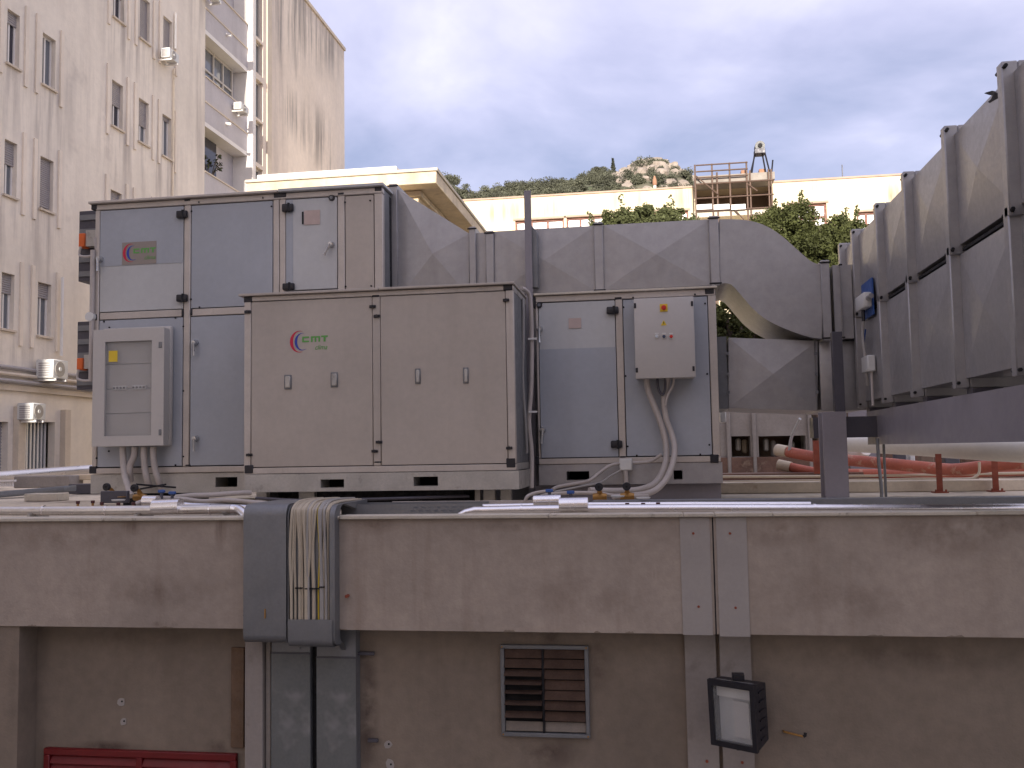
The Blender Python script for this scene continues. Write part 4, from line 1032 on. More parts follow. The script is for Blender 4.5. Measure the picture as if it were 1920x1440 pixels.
MB().box(RX0, RX1, UY + .6, RBK, zt_ - .006, RSK - .002).build('shade_block', 'void', ru)  # black block stands in for the shade under the right unit
MB().box(RX1 - .02, RX1 - .002, UY + .051, RBK, RZ0 + .01, RZ1 - .01).build('side_panel', 'film_blue', ru)
# control box
KY = 7.52
kb = R(1188, 560, 1305, 707, KY)
kx = thing('control_box', 'beige control box with red rotary switch and three lamps on the right unit', 'control box', ((kb[0] + kb[1]) / 2, 7.63, kb[2]))
MB().box(kb[0] + .005, kb[1] - .005, KY + .022, UY - .001, kb[2] + .003, kb[3] - .003).build('body', 'cabinet_grey', kx, bev=.006)
kd = MB().box(kb[0], kb[1], KY, KY + .02, kb[2], kb[3]).build('door', 'cabinet_grey', kx, bev=.006, seg=2)
for (x, y) in ((1190.5, 573), (1297.5, 569), (1194, 694), (1300.5, 691)): rect_part('latch', 'black_plastic', kd, x - 2.2, y - 4.5, x + 2.2, y + 4.5, KY - .006, .008, .002)
o = rect_part('switch_plate', 'yellow_sticker', kd, 1237, 570, 1252, 584, KY - .006, .007, .002)
c = atY(1244.5, 577, KY - .006); k_ = MB().tube([(c.x, KY - .018, c.z), (c.x, KY - .0055, c.z)], .020, 14).build('switch_knob', 'sticker_red', o)
MB().box(c.x - .005, c.x + .005, KY - .032, KY - .0182, c.z - .018, c.z + .018).build('switch_grip', 'sticker_red', o, bev=.003)
c = atY(1244.5, 606, KY); s_ = .024
MB().prism([(c.x - s_, c.z - s_ * .75), (c.x + s_, c.z - s_ * .75), (c.x, c.z + s_)], KY - .002, KY + .001).build('warning_triangle', 'yellow_sticker', kd)
MB().prism([(c.x - .002, c.z + .010), (c.x + .005, c.z + .010), (c.x + .001, c.z + .001), (c.x + .005, c.z + .001), (c.x - .002, c.z - .012), (c.x, c.z - .002), (c.x - .004, c.z - .002)], KY - .0032, KY - .0022).build('bolt_sign', 'gasket', kd)
for x, m_ in ((1231.5, 'lamp_pale'), (1245, 'lamp_dark'), (1258.5, 'sticker_red')):
    c = atY(x, 631, KY); o = MB().tube([(c.x, KY - .008, c.z), (c.x, KY + .001, c.z)], .019, 14).build('lamp_bezel', 'silver_handle', kd)
    MB().tube([(c.x, KY - .016, c.z), (c.x, KY - .008, c.z)], [.011, .014], 12).build('lamp_lens', m_, o)
    MB().box(c.x - .016, c.x + .016, KY - .001, KY + .001, c.z + .021, c.z + .030).build('lamp_tag', 'white_plastic', kd)
# conduits from the control box
def conduit(label, pts, ys, r, m='conduit', name='conduit', group=None, n=10, ribs=False):
    p = smoothpath(pathY(pts, ys), 6)
    rr_ = [r * (1 + (.09 if i % 2 else -.05)) for i in range(len(p))] if ribs else r
    return MB().tube(p, rr_, n).build(name, m, label=label, cat='conduit' if name != 'cable' else 'cable', group=group)
KC = (7.62, 7.65, 7.66, 7.66, 7.64, 7.56, 7.45, 7.30, 7.15, 7.0)
conduit('thick beige conduit leaving the control box at its left', [(1212, 705), (1215, 730), (1223, 752), (1240, 797), (1249, 836), (1247, 872), (1230, 904), (1200, 918), (1159, 921), (1105, 920)], KC, .026)
conduit('thick beige conduit leaving the control box near its middle', [(1252, 705), (1250, 722), (1245, 748), (1249, 785), (1260, 815), (1265, 842), (1260, 874), (1244, 905), (1215, 925), (1150, 932)], KC, .024)
conduit('thin beige cable hanging beside the thick conduits under the control box', [(1263, 706), (1262, 722), (1252, 742), (1248, 760)], (7.62, 7.63, 7.62, 7.62), .010, name='cable')
conduit('dark looped wires under the control box', [(1232, 705), (1235, 730), (1242, 740), (1247, 728), (1247, 706)], 7.62, .010, 'steel_dark', 'cable')
jb = R(1161, 860, 1186, 882, UY - .05)
j = thing('junction_box', 'small square beige junction box on the bottom rail of the right unit', 'junction box', ((jb[0] + jb[1]) / 2, UY - .03, jb[2]))
MB().box(jb[0], jb[1], UY - .06, UY - .001, jb[2], jb[3]).build('body', 'white_plastic', j, bev=.006)
MB().box(jb[0] + .006, jb[1] - .006, UY - .066, UY - .0605, jb[2] + .006, jb[3] - .006).build('lid', 'white_plastic', j, bev=.002)
conduit('thin conduit curving up from the junction box to the thick conduits', [(1187, 868), (1205, 867), (1222, 864), (1240, 852)], 7.66, .014)
conduit('thin conduit running left from the junction box to the brass valves', [(1161, 869), (1142, 874), (1122, 888), (1102, 902), (1050, 912), (1036, 918)], (7.70, 7.66, 7.6, 7.5, 7.3, 7.2), .014)
conduit('short pipe dropping from the junction box', [(1173, 882), (1174, 900), (1174, 922)], 7.70, .020)
conduit('thin grey cable sagging left of the junction box', [(1164, 882), (1145, 892), (1125, 905), (1090, 912), (1040, 922)], (7.7, 7.6, 7.5, 7.3, 7.2), .008, 'cable_grey', 'cable')
conduit('pale conduit lying on the roof before the right unit', [(1000, 935), (1030, 927), (1075, 924), (1120, 925), (1160, 930), (1215, 930)], (7.0, 6.9, 6.85, 6.85, 6.9, 7.1), .014)
# standing conduit between forward and right unit
conduit('tall beige conduit standing between the forward unit and the right unit', [(978, 541), (986, 545), (994, 562), (997, 640), (996, 730), (992, 790), (997, 850), (997, 915)], (7.2, 7.25, 7.3, 7.34, 7.34, 7.34, 7.34, 7.3), .017)
conduit('second thinner conduit behind the standing conduit', [(981, 560), (981, 640), (980, 710), (985, 790), (988, 850)], 7.45, .012, 'cable_grey')
for (x, y) in ((997, 635), (998, 772)):
    q = R(x - 7, y - 1.5, x + 9, y + 1.5, 7.30); MB().box(q[0], q[1], 7.30, 7.32, q[2], q[3]).build('conduit_tie', 'white_plastic', label='thin white tie round the standing conduit, ' + ('upper' if y < 700 else 'lower') + ' one', cat='cable tie')

# ================================================================== DUCTS
def crossbreak(mb, p00, p10, p11, p01, nrm, h):
    """four facets meeting at a point pushed out by h"""
    c = (Vector(p00) + Vector(p10) + Vector(p11) + Vector(p01)) / 4 + Vector(nrm) * h
    return mb.add([p00, p10, p11, p01, c], [(0, 1, 4), (1, 2, 4), (2, 3, 4), (3, 0, 4)])
DY0, DY1 = 8.05, 9.00
du = thing('supply_duct', 'galvanised duct with cross-broken panels running from the tall unit to an S-bend', 'duct', (0, 8.5, RZ1))
def dsection(name, pts_top, pts_bot, y0=DY0, y1=DY1, cross=.020, m='galv'):
    """a piece of duct between two pixel polylines on its front plane"""
    T = [atY(a, b, y0) for a, b in pts_top]; B = [atY(a, b, y0) for a, b in pts_bot]; mb = MB(); k = Vector((0, y1 - y0, 0))
    if cross and len(T) == 2: crossbreak(mb, B[0], B[1], T[1], T[0], (0, -1, 0), cross)
    else: mb.strip(B, T)
    mb.strip([p + k for p in B], [p + k for p in T]); mb.strip(T, [p + k for p in T]); mb.strip(B, [p + k for p in B])
    mb.add([B[0], B[0] + k, T[0] + k, T[0]], [(0, 1, 2, 3)]); mb.add([B[-1], B[-1] + k, T[-1] + k, T[-1]], [(0, 1, 2, 3)])
    return mb.build(name, m, du, smooth=not cross)
def dflange(px0, px1, yt, yb, y0=DY0, y1=DY1, parent=None, m='galv', proud=.028):
    a, b = atY(px0, yt, y0 - proud), atY(px1, yb, y0 - proud); x0, x1, z1, z0 = a.x, b.x, a.z, b.z; w = .03 + proud; xm = (x0 + x1) / 2
    mb = MB()
    mb.box(x0, x1, y0 - proud, y0 + .02, z0, z1); mb.box(x0, x1, y1 - .02, y1 + proud, z0, z1)
    mb.box(x0, x1, y0 + .02, y1 - .02, z1 - w, z1); mb.box(x0, x1, y0 + .02, y1 - .02, z0, z0 + w)
    o = mb.build('flange', m, parent or du, bev=.004)
    # the seam and the bolts that clamp the pair
    for zz_ in (z1 - .02, z0 + .02):
        MB().tube([(x0 - .012, y0 - proud - .004, zz_), (x1 + .012, y0 - proud - .004, zz_)], .007, 6).build('bolt', 'gasket', o)
    return o
MB().box(LX1 + .05, RX0 + .02, 8.32, 8.98, zt_, atY(1000, 546, DY0).z).build('plenum', 'galv', du)
# flexible joint, then the falling transition
q = R(719, 352, 731, 560, UY + .25)
MB().box(LX1 + .002, atY(731, 400, DY0).x, UY + .22, DY1, atY(725, 560, UY + .2).z, LZ1 - .03).build('flexible_joint', 'gasket', du)
dflange(729, 746, 345, 560)
dsection('transition', [(746, 355), (880, 438)], [(746, 562), (880, 556)], cross=.036)
dflange(879, 893, 425, 556)
dsection('corner_piece', [(893, 437), (911, 436)], [(893, 555), (911, 555)], cross=0, y0=DY0 + .02)
dflange(910, 927, 433, 556)
dsection('panel', [(927, 434), (1116, 423)], [(927, 553), (1116, 545)])
dflange(1113, 1133, 417, 548)
dsection('panel', [(1131, 422), (1332, 411)], [(1131, 544), (1332, 535)], cross=.022)
dflange(1329, 1351, 405, 535)
top = [(1349, 411), (1375, 411), (1400, 413), (1425, 419), (1448, 430), (1468, 444), (1487, 461), (1504, 476), (1518, 488), (1530, 494), (1541, 496)]
bot = [(1349, 533), (1362, 531), (1374, 536), (1392, 556), (1412, 579), (1434, 597), (1458, 610), (1482, 620), (1505, 628), (1524, 633), (1541, 635)]
sp = lambda L: [(p.x, p.y) for p in smoothpath([Vector((a, b, 0)) for a, b in L], 4)]
dsection('s_bend', sp(top), sp(bot), cross=0)
dflange(1538, 1561, 488, 638)
# turning piece between the S-bend and the long duct toward the viewer
q = R(1561, 497, 1600, 634, DY0 + .02)
MB().box(q[0], atY(1600, 560, DY0).x, DY0 + .03, DY1, q[2], q[3]).build('corner_piece', 'galv', du)
# corner turning vanes seam
dflange(1575, 1582, 492, 637, proud=.012)

# ---- two stacked ducts coming toward the viewer, left faces on X = DX
DX = 1.72; DW = .80
Zu0, Zu1 = H + 1.112, H + 1.745; Zl0, Zl1 = H + .36, H + 1.056
fl_px = ((1595, 470), (1638, 413), (1689, 350), (1764, 270), (1869, 158))
fl_y = [atX(p, q_, DX - .055).y - .034 for p, q_ in fl_px]
fl_y += [fl_y[-1] - .92 * k for k in range(1, 7)]
def long_duct(label, z0, z1, ys, skew=0):
    t = thing('long_duct', label, 'duct', (DX + DW / 2, 3, z0), 'stacked ducts coming forward')
    for i, (ya, yb) in enumerate(zip(ys, ys[1:])):
        mb = MB(); k = Vector((DW, 0, 0)); o_ = .03
        P_ = [Vector((DX, ya - o_, z0)), Vector((DX, yb + o_, z0)), Vector((DX, yb + o_, z1)), Vector((DX, ya - o_, z1))]
        crossbreak(mb, P_[0], P_[1], P_[2], P_[3], (-1, 0, 0), .027)
        for a, b in ((0, 1), (1, 2), (2, 3), (3, 0)): mb.add([P_[a], P_[b], P_[b] + k, P_[a] + k], [(0, 1, 2, 3)])
        mb.add([p + k for p in P_], [(0, 1, 2, 3)])
        mb.build('panel', 'galv', t, smooth=False)
    for yc in ys:
        pr = .055; mb = MB()
        mb.box(DX - pr, DX + .02, yc - .034, yc + .034, z0 - pr, z1 + pr).box(DX + DW - .02, DX + DW + pr, yc - .034, yc + .034, z0 - pr, z1 + pr)
        mb.box(DX + .02, DX + DW - .02, yc - .034, yc + .034, z1 - .02, z1 + pr).box(DX + .02, DX + DW - .02, yc - .034, yc + .034, z0 - pr, z0 + .02)
        o = mb.build('flange', 'galv', t, bev=.006)
        MB().tube([(DX - pr + .012, yc - .06, z1 + pr - .03), (DX - pr + .012, yc + .06, z1 + pr - .03)], .010, 6).build('bolt', 'gasket', o)
        MB().tube([(DX - pr + .012, yc - .05, z0 - pr + .03), (DX - pr + .012, yc + .05, z0 - pr + .03)], .010, 6).build('bolt', 'gasket', o)
    return t
ur = long_duct('upper of the two long galvanised ducts coming forward at the right', Zu0, Zu1, [8.6] + fl_y)
lr = long_duct('lower of the two long galvanised ducts coming forward at the right', Zl0, Zl1, [8.6] + [y + .02 for y in fl_y])
MB().box(DX + .01, DX + DW, fl_y[-1] - .02, 8.7, Zl1 + .02, Zu0 - .02).build('packing', 'gasket', lr)
# ---- lower branch duct from the right unit
bd = thing('branch_duct', 'short galvanised duct with one big cross-break beside the right unit', 'duct', (1.2, 8.5, H + .3))
BDY = 8.15
def bsec(T, B, y0, y1, cross, nm, m='galv'):
    T = [atY(a, b, y0) for a, b in T]; B = [atY(a, b, y0) for a, b in B]; mb = MB(); k = Vector((0, y1 - y0, 0))
    if cross: crossbreak(mb, B[0], B[1], T[1], T[0], (0, -1, 0), cross)
    else: mb.strip(B, T)
    mb.strip([p + k for p in B], [p + k for p in T]); mb.strip(T, [p + k for p in T]); mb.strip(B, [p + k for p in B])
    mb.add([B[0], B[0] + k, T[0] + k, T[0]], [(0, 1, 2, 3)]); mb.add([B[-1], B[-1] + k, T[-1] + k, T[-1]], [(0, 1, 2, 3)])
    return mb.build(nm, m, bd, smooth=not cross)
bsec([(1366, 633), (1533, 639)], [(1366, 765), (1533, 770)], BDY, 9.05, .032, 'panel')
q = R(1349, 632, 1366, 766, BDY - .0); MB().box(RX1 + .02, q[1], BDY - .02, 9.05, q[2], q[3]).build('collar', 'galv_blue', bd)
MB().box(RX1 + .0005, RX1 + .0195, UY + .3, 9.1, q[2] - .02, q[3] + .02).build('flexible_joint', 'gasket', bd)
for (p0, p1) in ((1362, 1367), (1527, 1533)):
    q = R(p0, 633, p1, 770, BDY - .03); mb = MB().box(q[0], q[1], BDY - .03, BDY + .01, q[2], q[3]); o = mb.build('flange', 'galv_blue', bd, bev=.003)
    for f_ in (.25, .5, .78): MB().box(q[0] - .01, q[1] + .012, BDY - .045, BDY - .0305, q[2] + (q[3] - q[2]) * f_ - .012, q[2] + (q[3] - q[2]) * f_ + .012).build('clamp', 'galv_blue', o)
q = R(1534, 640, 1600, 770, BDY + .01); MB().box(q[0], DX - .002, BDY + .01, 9.0, q[2], q[3]).build('corner_piece', 'galv', bd, bev=.02, seg=2)

# ---- steel supports
PY = 7.40
a_, b_ = atY(1538, 700, PY).x, atY(1583, 700, PY).x
post = thing('steel_column', 'dark painted steel column standing on the roof under the ducts', 'column', ((a_ + b_) / 2, PY + .1, zt_))
zpt = atY(1560, 622, PY).z
MB().box(a_, b_, PY, PY + .016, zt_ - .006, atY(1560, 772, PY).z).build('front_flange', 'steel_paint', post, bev=.003)
MB().box(a_, b_, PY + .17, PY + .186, zt_ - .006, atY(1560, 772, PY).z).build('rear_flange', 'steel_paint', post, bev=.003)
MB().box((a_ + b_) / 2 - .006, (a_ + b_) / 2 + .006, PY + .017, PY + .169, zt_ - .006, atY(1560, 772, PY).z).build('web', 'steel_paint', post)
MB().box(a_ - .05, b_ + .05, PY - .05, PY + .24, zt_ - .007, zt_ + .008).build('base_plate', 'steel_paint', post)
hx0_, hx1_ = atY(1561, 700, PY + .25).x, atY(1580, 700, PY + .25).x
MB().box(hx0_, hx1_, PY + .2, PY + .28, atY(1560, 778, PY + .2).z, atY(1560, 622, PY + .2).z).build('hanger', 'steel_dark', post, bev=.003)
cbx = R(1524, 778, 1602, 820, PY + .3)
MB().box(cbx[0], DX + 1.3, PY + .30, PY + .48, cbx[2], cbx[3] - .02).build('cross_beam', 'steel_dark', label='dark cross beam behind the steel column', cat='beam')
bz0, bz1 = H + .002, H + .272
bm_ = thing('steel_beam', 'long dark steel beam carrying the lower duct toward the viewer', 'beam', (DX + .1, 2, bz0))
MB().box(DX + .004, DX + .016, -4.0, 8.05, bz0, bz1).build('web', 'steel_paint', bm_)
MB().box(DX + .0165, DX + .20, -4.0, 8.05, bz1 - .014, bz1).build('top_flange', 'steel_paint', bm_)
MB().box(DX + .0165, DX + .20, -4.0, 8.05, bz0, bz0 + .014).build('bottom_flange', 'steel_paint', bm_)
for yc in fl_y: MB().box(DX + .02, DX + .18, yc - .05, yc + .05, bz1 + .001, Zl0 - .056).build('packer', 'steel_dark', bm_)
MB().box(DX - .02, DX + DW + .1, -4.3, -4.0, -8, Zu1 + .1).build('duct_riser', 'galv', label='sheet metal riser at the near end of the stacked ducts', cat='duct')
# slim mast before the supply duct
mx0, mx1 = atY(984, 450, 7.9).x, atY(997, 450, 7.9).x; mzt = atY(990, 357, 7.9).z
ms = thing('steel_mast', 'slim grey angle-steel mast rising in front of the duct', 'mast', ((mx0 + mx1) / 2, 7.9, zt_))
MB().box(mx0, mx1, 7.90, 7.906, zt_, mzt).build('front_leg', 'steel_paint', ms)
MB().box(mx0, mx0 + .006, 7.9065, 7.95, zt_, mzt).build('side_leg', 'steel_paint', ms)
q = R(997, 424, 1014, 540, 7.97)
MB().prism([(q[0], q[2]), (q[0] + .05, q[2]), (q[0] + .05, q[3] - .06), (q[0], q[3])], 7.93, 8.02).build('bracket', 'galv_blue', ms, bev=.003)

# ---- actuator and sensor on the upper duct
q = R(1612, 534, 1634, 604, 7.6)
ay, az0, az1 = atX(1614, 560, DX - .02).y, atX(1620, 602, DX - .02).z, atX(1620, 534, DX - .02).z
ac = thing('damper_actuator', 'blue and white damper actuator clipped to the stacked ducts', 'actuator', (DX - .08, ay, az0))
y0_, y1_ = atX(1632, 560, DX - .05).y, atX(1612, 560, DX - .05).y
MB().box(DX - .035, DX - .024, y0_, y1_, az0, az1).build('mounting_plate', 'blue_plastic', ac)
wz1, wz0 = atX(1622, 548, DX - .08).z, atX(1622, 577, DX - .08).z
MB().box(DX - .10, DX - .0355, y0_ + .01, y1_ - .06, wz0, wz1).build('motor_body', 'white_plastic', ac, bev=.012, seg=2)
MB().tube([(DX - .065, y0_ - .10, (wz0 + wz1) / 2 + .01), (DX - .065, y0_ + .01, (wz0 + wz1) / 2 + .01)], .02, 10).build('shaft', 'galv', ac)
MB().tube([(DX - .068, (y0_ + y1_) / 2, wz0 - .09), (DX - .068, (y0_ + y1_) / 2, wz0)], .014, 8).build('cable_gland', 'black_plastic', ac)
yc = (y0_ + y1_) / 2
MB().tube(smoothpath([(DX - .068, yc, wz0 - .08), (DX - .075, yc + .02, wz0 - .2), (DX - .07, yc - .02, wz0 - .45), (DX - .06, yc, wz0 - .6)], 5), .011, 8).build('cable', 'cable_grey', label='grey cable hanging from the blue and white actuator', cat='cable')
MB().tube(smoothpath([(DX - .05, yc + .03, wz0 - .15), (DX - .06, yc + .06, wz0 - .3), (DX - .05, yc + .04, wz0 - .52)], 5), .007, 6).build('cable', 'blue_plastic', label='thin blue wire beside the grey actuator cable', cat='cable')
sz1, sz0 = atX(1626, 668, DX - .06).z, atX(1626, 699, DX - .06).z; sy0, sy1 = atX(1633, 680, DX - .06).y, atX(1621, 680, DX - .06).y
se = thing('duct_sensor', 'small white sensor box on the lower long duct', 'sensor', (DX - .05, (sy0 + sy1) / 2, sz0))
MB().box(DX - .085, DX - .024, sy0, sy1, sz0, sz1).build('body', 'white_plastic', se, bev=.008)
MB().tube([(DX - .05, sy0 + .04, sz0), (DX - .055, sy0 + .02, sz0 - .2), (DX - .06, sy0 + .0, H + .30)], .010, 8).build('lead', 'conduit', se)

# ---- torn rubber strip at the nearest flange
p = [atX(x_, y_, DX - .005) for x_, y_ in ((1872, 176), (1860, 170), (1849, 173), (1845, 175), (1854, 178), (1861, 179), (1858, 186), (1852, 191), (1855, 193), (1864, 188), (1872, 184))]
mb = MB(); n = len(p); k = Vector((.012, .004, 0)); v = [Vector(q) for q in p]
mb.add(v + [q + k for q in v], [tuple(range(n)), tuple(range(2 * n - 1, n - 1, -1))] + [(i, i + n, (i + 1) % n + n, (i + 1) % n) for i in range(n)])
mb.build('rubber_strip', 'gasket', label='torn black rubber strip poking out beside the nearest flange of the upper duct', cat='rubber strip')
MB().tube(smoothpath([atX(1884, 138, DX + .02), atX(1893, 132, DX + .02), atX(1903, 134, DX + .02)], 4), .008, 6).build('rubber_strip', 'gasket', label='small black rubber sliver on top of the upper duct near the right border', cat='rubber strip')

# ================================================================== ROOF EDGE: PIPES, TRAYS, VALVES
def pipe(label, pts, ys, r, m='chrome', name='insulated_pipe', n=18, smooth_=False, cat='pipe', group=None, zoff=0):
    p = pathY(pts, ys)
    if smooth_: p = smoothpath(p, 5)
    return MB().tube(p, r, n).build(name, m, label=label, cat=cat, group=group)
def band_ring(parent, px, py, Y, r, m='chrome'):
    c = atY(px, py, Y); MB().tube([c - Vector((.006, 0, 0)), c + Vector((.006, 0, 0))], r, 18).build('jacket_seam', m, parent)
EY = 6.22
lp = pipe('bright metal-clad pipe lying along the roof edge at the left', [(-160, 961), (0, 958), (150, 957.5), (300, 956), (434, 954)], EY, .034, 'chrome_dull')
for px, py in ((82, 957), (200, 957), (395, 955)): band_ring(lp, px, py, EY, .0365)
MB().tube(smoothpath(pathY([(434, 954), (446, 955), (456, 962), (462, 970)], (EY, EY, EY - .02, EY - .04)), 3), .034, 16).build('elbow', 'chrome', lp)
c0, c1 = atY(289, 951, EY), atY(339, 949, EY); MB().tube([c0, c1], .056, 22).build('jacket_sleeve', 'chrome', lp)
bp_ = pipe('second metal-clad pipe just behind the left edge pipe', [(268, 941), (300, 943), (360, 950), (470, 954), (560, 954)], EY + .16, .030, 'chrome', cat='pipe')
c0, c1 = atY(270, 940, EY + .16), atY(296, 940, EY + .16); MB().tube([c0, c1], .044, 20).build('jacket_sleeve', 'chrome', bp_)
rp_ = pipe('bright metal-clad pipe running along the roof edge at the right', [(905, 957), (1000, 955), (1100, 954), (1300, 953), (1500, 953.5), (1700, 954), (1950, 953), (2300, 952)], EY - .02, .028, 'chrome')
MB().tube(pathY([(905, 957), (890, 957), (872, 961), (860, 966)], (EY - .02, EY - .02, EY - .05, EY - .06)), [.028, .028, .024, .016], 16).build('mitred_end', 'chrome', rp_)
for px, py in ((978, 955), (1158, 954), (1440, 953), (1528, 953), (1640, 954), (1825, 953)): band_ring(rp_, px, py, EY - .02, .0305)
c0, c1 = atY(1049, 947, EY - .02), atY(1103, 946, EY - .02); MB().tube([c0, c1], .050, 22).build('jacket_sleeve', 'chrome', rp_)
rp2 = pipe('thin metal-clad pipe behind the right edge pipe', [(905, 950), (1000, 948), (1060, 947), (1300, 946), (1520, 946)], EY + .16, .020, 'chrome')
c0, c1 = atY(1001, 939, EY + .14), atY(1052, 938, EY + .14); MB().tube([c0, c1], .040, 20).build('jacket_sleeve', 'chrome', rp2)
for px in (60, 260, 420, 960, 1240, 1560, 1780):
    c = atY(px, 957, EY); MB().box(c.x - .012, c.x + .012, EY - .04, EY + .18, zt_ - .007, c.z - .026).build('pipe_saddle', 'galv_skid', label='small metal saddle under the edge pipe ' + {60: 'near the left border', 260: 'left of the sleeve at the left', 420: 'near the left elbow', 960: 'right of the mitred pipe end', 1240: 'below the control box conduits', 1560: 'below the steel column', 1780: 'near the right border'}[px], cat='bracket', group='pipe saddles on the roof edge')
# little red-brown air valves standing on the pipes
for k, (px, py, Y) in enumerate(((146, 943, 6.35), (174, 942, 6.38), (191, 945, 6.3), (222, 946, 6.3), (250, 945, 6.3), (1176, 947, 6.28), (1206, 947, 6.28), (1234, 946, 6.28))):
    c = atY(px, py, Y); t = thing('air_valve', ['leftmost small dark red air valve on the left edge pipe', 'second small dark red air valve from the left', 'third small dark red air valve from the left', 'fourth small dark red air valve from the left', 'fifth small dark red air valve, nearest the left sleeve', 'first small dark red valve right of the right sleeves', 'middle small dark red valve with a pale disc on the right pipe', 'rightmost small dark red valve on the right pipe'][k], 'valve', (c.x, Y, c.z - .03))
    MB().tube([c - Vector((0, 0, .04)), c], .009, 8).build('stem', 'brass', t)
    MB().tube([c - Vector((0, 0, .006)), c + Vector((0, 0, .014))], .014, 10).build('cap', 'valve_red', t)
for k, (px, py, Y) in enumerate(((222, 939, 6.42), (1206, 935, 6.45), (1158, 932, 6.6))):
    c = atY(px, py, Y); MB().tube([c, c + Vector((0, 0, .01))], [.045, .05], 18).build('cap_disc', 'white_plastic', label=['pale round cap lying among the left valves', 'pale round cap above the red valves at the right', 'small pale cap beside the brass valve'][k], cat='cap')
# gate valves: brass body, round black handwheel
def gate_valve(label, px, py, Y, down):
    c = atY(px, py, Y); t = thing('gate_valve', label, 'valve', (c.x, Y + .04, c.z - down))
    w = MB().tube([c - Vector((0, .012, 0)), c + Vector((0, .012, 0))], .030, 18).build('handwheel', 'black_plastic', t, bev=.003)
    MB().tube([c - Vector((0, .018, 0)), c - Vector((0, .0122, 0))], .009, 8).build('hub', 'gasket', w)
    MB().tube([c + Vector((0, .012, 0)), c + Vector((0, .06, -.02)), c + Vector((0, .08, -down * .5))], [.012, .014, .022], 10).build('bonnet', 'brass', t)
    MB().tube([c + Vector((-.05, .08, -down * .75)), c + Vector((-.02, .08, -down * .75)), c + Vector((.02, .08, -down * .75)), c + Vector((.05, .08, -down * .75))], [.024, .03, .03, .024], 10).build('body', 'brass', t)
    return t
gate_valve('leftmost gate valve with black round wheel below the glazed cabinet', 200, 913, 6.75, .09)
gate_valve('second gate valve with black round wheel, under the cabinet conduits', 252, 915, 6.70, .10)
gate_valve('gate valve with black wheel left of the junction box pipe', 1123, 913, 6.75, .10)
gate_valve('gate valve with black wheel right below the junction box', 1175, 912, 6.75, .10)
for k, (px, py, Y) in enumerate(((303, 924, 6.45), (323, 927, 6.38), (1030, 923, 6.45), (1070, 926, 6.38))):
    c = atY(px, py, Y); t = thing('ball_valve', ['left blue-handled valve on the left sleeve', 'right blue-handled valve on the left sleeve', 'left blue-handled valve on the right sleeves', 'right blue-handled valve on the right sleeves'][k], 'valve', (c.x, Y, c.z - .05))
    MB().tube([c - Vector((0, 0, .06)), c], .012, 8).build('stem', 'steel_dark', t)
    MB().box(c.x - .026, c.x + .026, Y - .012, Y + .012, c.z, c.z + .022).build('handle', 'blue_plastic', t, bev=.004)
# black angle bits and battens by the left valves
q = R(188, 921, 238, 943, 6.6); MB().box(q[0], q[1], 6.6, 6.64, q[2], q[3]).build('valve_box', 'steel_dark', None, bev=.004, label='dark metal box between the two left gate valves', cat='box')
c = atY(228, 932, 6.58); MB().tube([c, c + Vector((0, 0, .004)), ], .03, 12).build('valve_flange', 'brass', label='brass flange on the dark box by the left gate valves', cat='fitting')
for k, (p, q_, Y) in enumerate((((255, 908), (330, 914), 6.8), ((262, 917), (312, 908), 6.9))):
    MB().tube([atY(*p, Y), atY(*q_, Y + .1)], .008, 6).build('support_rod', 'gasket', label=['thin black rod right of the left gate valves', 'crossed thin black rod behind the left gate valves'][k], cat='rod')
# conduits lying on the roof
conduit('beige conduit lying on the roof from the left valves toward the forward unit', [(330, 932), (360, 929), (400, 928), (440, 925), (470, 924)], (6.6, 6.6, 6.65, 6.7, 6.8), .020)
conduit('second beige conduit curving down behind the left sleeve', [(255, 945), (275, 938), (300, 934), (345, 936), (380, 940), (430, 938), (500, 944), (560, 948)], (6.35, 6.4, 6.5, 6.55, 6.6, 6.6, 6.5, 6.45), .018)
conduit('dark flexible hose under the forward unit', [(480, 934), (560, 938), (650, 937), (760, 934), (880, 930)], (6.95, 6.9, 6.95, 7.0, 7.1), .012, 'steel_dark')
conduit('pale cable arching on the roof left of the right sleeves', [(985, 938), (990, 930), (1005, 924), (1030, 920)], (6.6, 6.6, 6.65, 6.7), .012)

# ---- cable trays over the roof edge
TY = 5.90
t1 = thing('cable_tray', 'closed grey cable tray bending over the roof edge', 'cable tray', (atY(497, 1080, TY).x, TY, atY(497, 1207, TY).z))
def over_edge(px0, px1, ytop, ybot, Y0, thick=.006, yback=6.9, round_=.07, tail=.16):
    """cross-section in YZ that comes over the roof, bends down the fascia and curls under"""
    x0, x1 = atY(px0, 1060, Y0).x, atY(px1, 1060, Y0).x
    z1, z0 = atY((px0 + px1) / 2, ytop, Y0 + round_).z, atY((px0 + px1) / 2, ybot, Y0).z
    prof = [(yback, z1), (Y0 + round_, z1)]
    for i in range(1, 9):
        t_ = rad(90 * i / 8); prof.append((Y0 + round_ - round_ * math.sin(t_), z1 - round_ + round_ * math.cos(t_)))
    prof.append((Y0, z0 + .05))
    for i in range(1, 7):
        t_ = rad(80 * i / 6); prof.append((Y0 + .05 - .05 * math.cos(t_), z0 + .05 - .05 * math.sin(t_)))
    prof.append((Y0 + tail, z0 - .01))
    return x0, x1, prof
